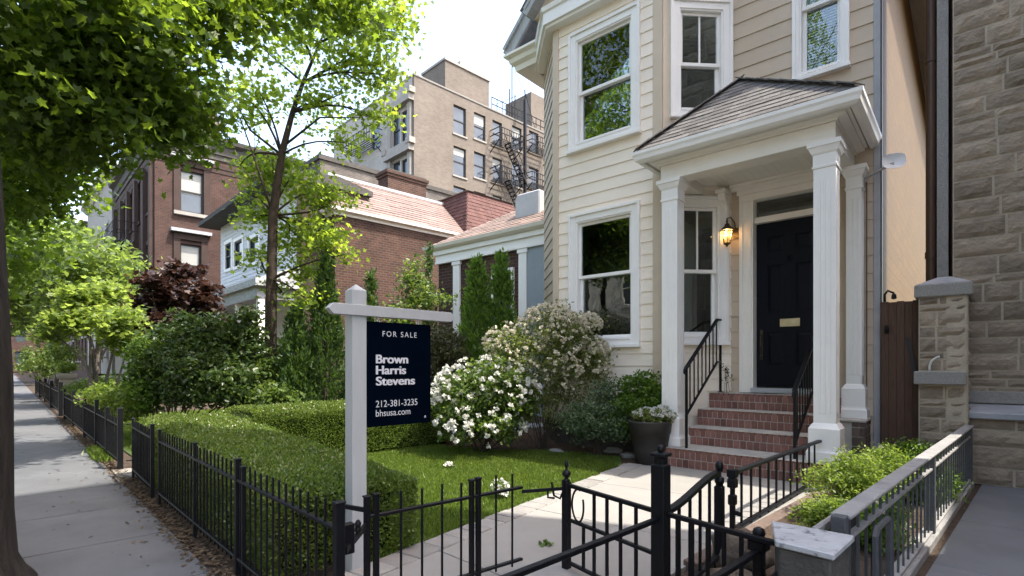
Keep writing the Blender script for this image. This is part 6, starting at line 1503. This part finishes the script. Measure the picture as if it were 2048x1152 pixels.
def yx(mb, rng):
    for a, b, c in (((606, 165), (680, 125), (745, 110)), ((585, 225), (640, 205), (690, 185)), ((570, 290), (640, 235), (720, 235)), ((625, 120), (600, 60), (590, 10)), ((563, 310), (500, 260), (470, 200))):
        mb.tube([lift(*a, yd), lift(*b, yd), lift(*c, yd)], [.026, .016, .006], 6)
tree('young_tree', 'slender young tree with bright backlit leaves and a leaning dark stem', yt[0], yt, yr, yb_, M['l_young'], .072, 'maple', M['thinbark'], SF, 'trees of the front gardens', 102, 24, .17, .80, shell=.25, lr=.016, nb=(0, 0, .9), extra=yx, twigs=3)
# trees further along
def simple_tree(label, px, d, h, r, cz, n, leaf, size, seed, group, rx=None, name='garden_tree', lean=0, per=26, cs=.28, kind='ovate', bark=None, base=None):
    b = base if base is not None else base_at(px, d); rg = np.random.default_rng(seed)
    pts = [(b[0], b[1], -.03), (b[0] + .02, b[1], h * .25), (b[0] + lean * .3, b[1] + .05, h * .5), (b[0] + lean * .7, b[1], h * .75), (b[0] + lean, b[1], h * .95)]
    k = h / 6
    bl = [((b[0] + lean * .6, b[1], cz), (r, r, (h - cz) * .9), n, 2)]
    for i in range(6):
        a = i * 1.05 + rg.uniform(0, .5); bl.append(((b[0] + lean * .6 + math.cos(a) * r * .75, b[1] + math.sin(a) * r * .75, cz + rg.uniform(-.35, .45) * (h - cz)), (r * .5, r * .5, r * .38), n // 4, 1 if i % 2 else 2))
    return tree(name, label, b, pts, [.11 * k, .09 * k, .07 * k, .045 * k, .015 * k], bl, leaf, size, kind, bark or M['greybark'], SF, group, seed, per, cs, twigs=4)
TG = 'trees of the front gardens'
simple_tree('tall leafy tree shading the pale rowhouse, beyond the red brick house', 60, 24, 7.4, 2.2, 4.6, 90, M['l_far'], .24, 111, TG, base=(-26, 1.5, 0))
simple_tree('mid green tree between the sidewalk and the red brick house', 165, 15, 5.0, 1.5, 3.3, 80, M['l_far'], .17, 112, TG, base=(-19, 1.9, 0))
simple_tree('street tree farther along the kerb, second from the near trunk', 0, 14, 7.4, 2.0, 4.8, 110, M['l_maple'], .17, 113, 'street trees', name='street_tree', base=(-14.5, -1.35, 0), bark=M['bark'])
simple_tree('street tree far along the kerb, third from the near trunk', 0, 24, 8.2, 2.5, 5.0, 110, M['l_far'], .26, 114, 'street trees', name='street_tree', base=(-25, -1.0, 0), bark=M['bark'])
simple_tree('most distant street tree at the end of the sidewalk', 0, 36, 9, 3.4, 5.2, 100, M['l_far'], .34, 115, 'street trees', name='street_tree', base=(-40, -.9, 0), bark=M['bark'])
simple_tree('leafy tree at the far end of the pale rowhouses', 0, 45, 9, 3.2, 5.4, 90, M['l_far'], .34, 116, TG, base=(-47, 2.6, 0))
# small multi stemmed green maple and the copper one
jb = base_at(183, 10.8)
def jm(label, b, d, blobs, leaf, seed, size, group):
    rg = np.random.default_rng(seed); t = thing('japanese_maple', label, 'tree', b, SF, group); mb = MB(); allP = []
    for i, (px, py, rx, ry, n) in enumerate(blobs):
        c, r, n2 = pblob(px, py, d + rg.uniform(-.5, .5), rx, ry, n); P, cc = blob_pts(rg, c, r, n2, 24, .13, .4); allP.append(P)
        mb.tube(curve_pts((b[0] + rg.normal() * .06, b[1] + rg.normal() * .06, 0), c, rg, 6, .06, .02), [.05, .045, .038, .03, .024, .016, .008], 6)
        for k in rg.choice(len(cc), min(5, len(cc)), replace=False): mb.tube(curve_pts(c, cc[k], rg, 3, .1), [.012, .009, .006, .003], 5)
    mb.build('trunk', M['greybark'], t, SF); leaf_mesh('crown', np.concatenate(allP), size, 'maple', leaf, rg, t, SF, nb=(0, 0, 1.2)); return t
jm('small multi stemmed green maple on the neighbour lawn', jb, 10.8, [(180, 625, 62, 36, 50), (130, 640, 45, 30, 30), (235, 650, 45, 34, 34), (205, 590, 48, 26, 30), (150, 590, 34, 20, 16), (255, 690, 34, 24, 16), (110, 670, 30, 18, 12)], M['l_jap'], 121, .10, TG)
jm('small copper leaved maple in front of the red brick house', base_at(345, 13.2), 13.2, [(345, 585, 60, 42, 50), (295, 615, 42, 40, 34), (395, 595, 40, 40, 34), (330, 660, 60, 44, 44), (360, 548, 38, 24, 18), (410, 640, 30, 30, 18), (285, 665, 30, 34, 16), (300, 560, 26, 18, 8), (340, 710, 50, 30, 24)], M['l_red'], 122, .13, TG)
# neighbour garden
m = MB(); m.quad((-15.5, 1.2, .004), (-8.0, 1.2, .004), (-8.0, 5.2, .004), (-15.5, 5.2, .004)); struct(m.build('neighbour_lawn', M['turf'], fr=SF))
m = MB(); m.box(-7.44, -6.92, .87, 8, -.05, .008); struct(m.build('neighbour_walk', M['concrete'], fr=SF))
shrub('fence_shrub', 'yellow green shrub spilling over the neighbour fence', base_at(222, 8.6), [pblob(222, 795, 8.6, 46, 28, 60), pblob(250, 815, 8.3, 30, 26, 30), pblob(195, 800, 8.8, 28, 22, 20)], M['l_nand'], .055, 'ovate', SF, SHR, 131, 28, .06, stems=10)
shrub('fence_shrub', 'low clipped green shrub on the neighbour lawn behind the fence', base_at(215, 11.5), [pblob(235, 770, 11.5, 60, 18, 70), pblob(180, 775, 11.5, 40, 16, 40)], M['l_mid'], .06, 'ovate', SF, SHR, 132, 28, .07, stems=8)
shrub('fence_shrub', 'bushy shrub beside the stone pedestal along the sidewalk', base_at(95, 17), [pblob(95, 720, 17, 40, 32, 50), pblob(70, 735, 18, 30, 24, 30), pblob(130, 705, 16, 30, 24, 20)], M['l_mid'], .10, 'ovate', SF, SHR, 133, 28, .12, stems=8)
q = base_at(134, 15.6)
t = thing('stone_pedestal', 'low pale stone pedestal with a square cap beside the far fence', 'pedestal', (q[0], q[1], 0), SF)
m = MB(); m.sq(q[0], q[1], [(.20, 0), (.20, .10), (.17, .12), (.17, .78), (.21, .80), (.23, .86), (.23, .94), (.20, .96)]); m.build('pedestal', M['limestone'], t, SF)
shrub('potted_shrub', 'yellow green clipped shrub sitting on the stone pedestal', (q[0], q[1], .96), [((q[0], q[1], 1.12), (.26, .26, .15), 40)], M['l_jap'], .06, 'ovate', SF, SHR, 134, 24, .06, stems=4)
tb_ = base_at(205, 13.5)
t = thing('garden_rail', 'dark horizontal bar railing behind the small green maple', 'railing', (tb_[0], tb_[1], 0), SF)
for z in (.95, .72, .50):
    m = MB(); m.bar((tb_[0], tb_[1] - .2, z), (tb_[0] + .15, tb_[1] + 2.3, z), .05, .05); m.build('rail', M['iron'], t, SF)
for y in (-.2, 1.0, 2.25):
    m = MB(); m.bar((tb_[0] + .06 * (y + .2), tb_[1] + y, 0), (tb_[0] + .06 * (y + .2), tb_[1] + y, .98), .05); m.build('post', M['iron'], t, SF)

# across the street (seen in the window panes) plus pale parts added for bounce light
for k, (x, y, lab) in enumerate(((-9.5, -10.4, 'maple across the street facing the bay window'), (-13.6, -9.6, 'maple across the street between two others, facing the low house'), (-18.5, -10.4, 'maple across the street opposite the white house'))):
    c = copy_tree(big_tree); c['label'] = lab
    c.location = rot(SF, (x, y, -.02)); c.rotation_euler = (0, 0, SF + (2.6, 4.0, .7)[k])
    c.scale = (1.15, 1.15, 1.55)
M['palebounce'] = surf('pale_bounce_stone', (.42, .40, .36), (.36, .34, .31), 2.0, .85, .2, 40)  # paleness put in to bounce light onto the house front
m = MB(); m.box(-60, 20, -13.4, -8.7, -.15, .0); struct(m.build('bounce_sidewalk', M['palebounce'], fr=SF))  # unseen sidewalk added as a bounce surface for the house front
BRW = 'rowhouses across the street'
def brownstone(x0, x1, mat, lab):
    t = thing('brownstone', lab, 'rowhouse', (x0, -14, 0), SF, BRW); o = (0, -14, 0); n = (0, 1, 0)
    wins = [(x0 + 1.0 + i * 2.2, x0 + 2.1 + i * 2.2, 1.2 + j * 3.3, 3.2 + j * 3.3) for i in range(3) for j in range(3)]
    m = MB(); wallgrid(m, o, X_, n, x0, x1, 0, 11, wins); m.build('wall', mat, t, SF)
    m = MB(); m.box(x0 + .2, x1 - .2, -20, -14.4, 0, 10.8); m.build('core', M['room'], t, SF)
    for w in wins: far_window(t, o, X_, n, *w, fr=SF, frame=M['white'], lintel=M['limestone'], sill=M['limestone'])
    m = MB(); m.box(x0, x1, -14.3, -13.5, 11.001, 11.5); m.build('cornice', M['limestone'], t, SF)
for i, (a, mt, lab) in enumerate(((-30, 'redbrick', 'red brick rowhouse across the street, farthest left'), (-22.2, 'palebounce', 'pale stone rowhouse across the street beside the red brick one'), (-14.4, 'palebounce', 'pale stone rowhouse across the street facing the bay window'), (-6.6, 'palebounce', 'pale stone rowhouse across the street opposite the porch'), (1.2, 'greybrick', 'grey rowhouse across the street opposite the church'))): brownstone(a, a + 7.4, M[mt], lab)

# ------------------------------------------------------------------ grass and litter
def in_poly(P, poly):
    x, y = P[:, 0], P[:, 1]; r = np.zeros(len(P), bool); n = len(poly)
    for i in range(n):
        (x0, y0), (x1, y1) = poly[i], poly[(i + 1) % n]
        c = ((y0 > y) != (y1 > y)) & (x < (x1 - x0) * (y - y0) / (y1 - y0 + 1e-12) + x0); r ^= c
    return r
gr = np.random.default_rng(200)
Pg = np.stack([gr.uniform(-6.9, -2.7, 150000), gr.uniform(1.7, 6.05, 150000), np.zeros(150000)], 1)
Pg = Pg[in_poly(Pg, LAWN)]; Pg[:, 2] = .012
up = np.tile((0, 0, 1.0), (len(Pg), 1)) + gr.normal(size=(len(Pg), 3)) * (.45, .45, .1); up /= np.linalg.norm(up, axis=1, keepdims=True)
stuff(leaf_mesh('grass', Pg, .042, 'narrow', M['l_grass'], gr, None, HF, tb=up, tw=.98, nb=(0, 0, 0), var=.45))
Pn = np.stack([gr.uniform(-15.4, -8.1, 40000), gr.uniform(1.25, 5.1, 40000), np.full(40000, .015)], 1)
up = np.tile((0, 0, 1.0), (len(Pn), 1)) + gr.normal(size=(len(Pn), 3)) * (.45, .45, .1); up /= np.linalg.norm(up, axis=1, keepdims=True)
stuff(leaf_mesh('grass', Pn, .07, 'narrow', M['l_grass'], gr, None, SF, tb=up, tw=.98, nb=(0, 0, 0), var=.45))
Pl = np.concatenate([np.stack([gr.uniform(-16, -2.0, 5200), .91 + gr.normal(size=5200) * .055, np.full(5200, .006)], 1), np.stack([gr.uniform(-9, -2.2, 700), gr.uniform(.2, .86, 700), np.full(700, .006)], 1)[gr.uniform(size=700) < .12]])
stuff(leaf_mesh('leaf_litter', Pl, .030, 'ovate', M['l_litter'], gr, None, SF, nb=(0, 0, 2.5)))
Pm = np.stack([gr.uniform(-7.2, -3.0, 9000), gr.uniform(4.7, 6.9, 9000), np.full(9000, .008)], 1); Pm = Pm[~in_poly(Pm, LAWN)]
stuff(leaf_mesh('mulch_chips', Pm, .034, 'narrow', M['l_litter'], gr, None, HF, nb=(0, 0, 1.5)))
Pw = np.concatenate([np.array((gr.uniform(-9.4, -8.2), .90, .01)) + gr.normal(size=(40, 3)) * (.10, .05, 0) for _ in range(14)])
up = np.tile((0, 0, 1.0), (len(Pw), 1)) + gr.normal(size=(len(Pw), 3)) * (.5, .5, .1); up /= np.linalg.norm(up, axis=1, keepdims=True)
stuff(leaf_mesh('weeds', Pw, .11, 'narrow', M['l_grass'], gr, None, SF, tb=up, tw=.97, nb=(0, 0, 0)))
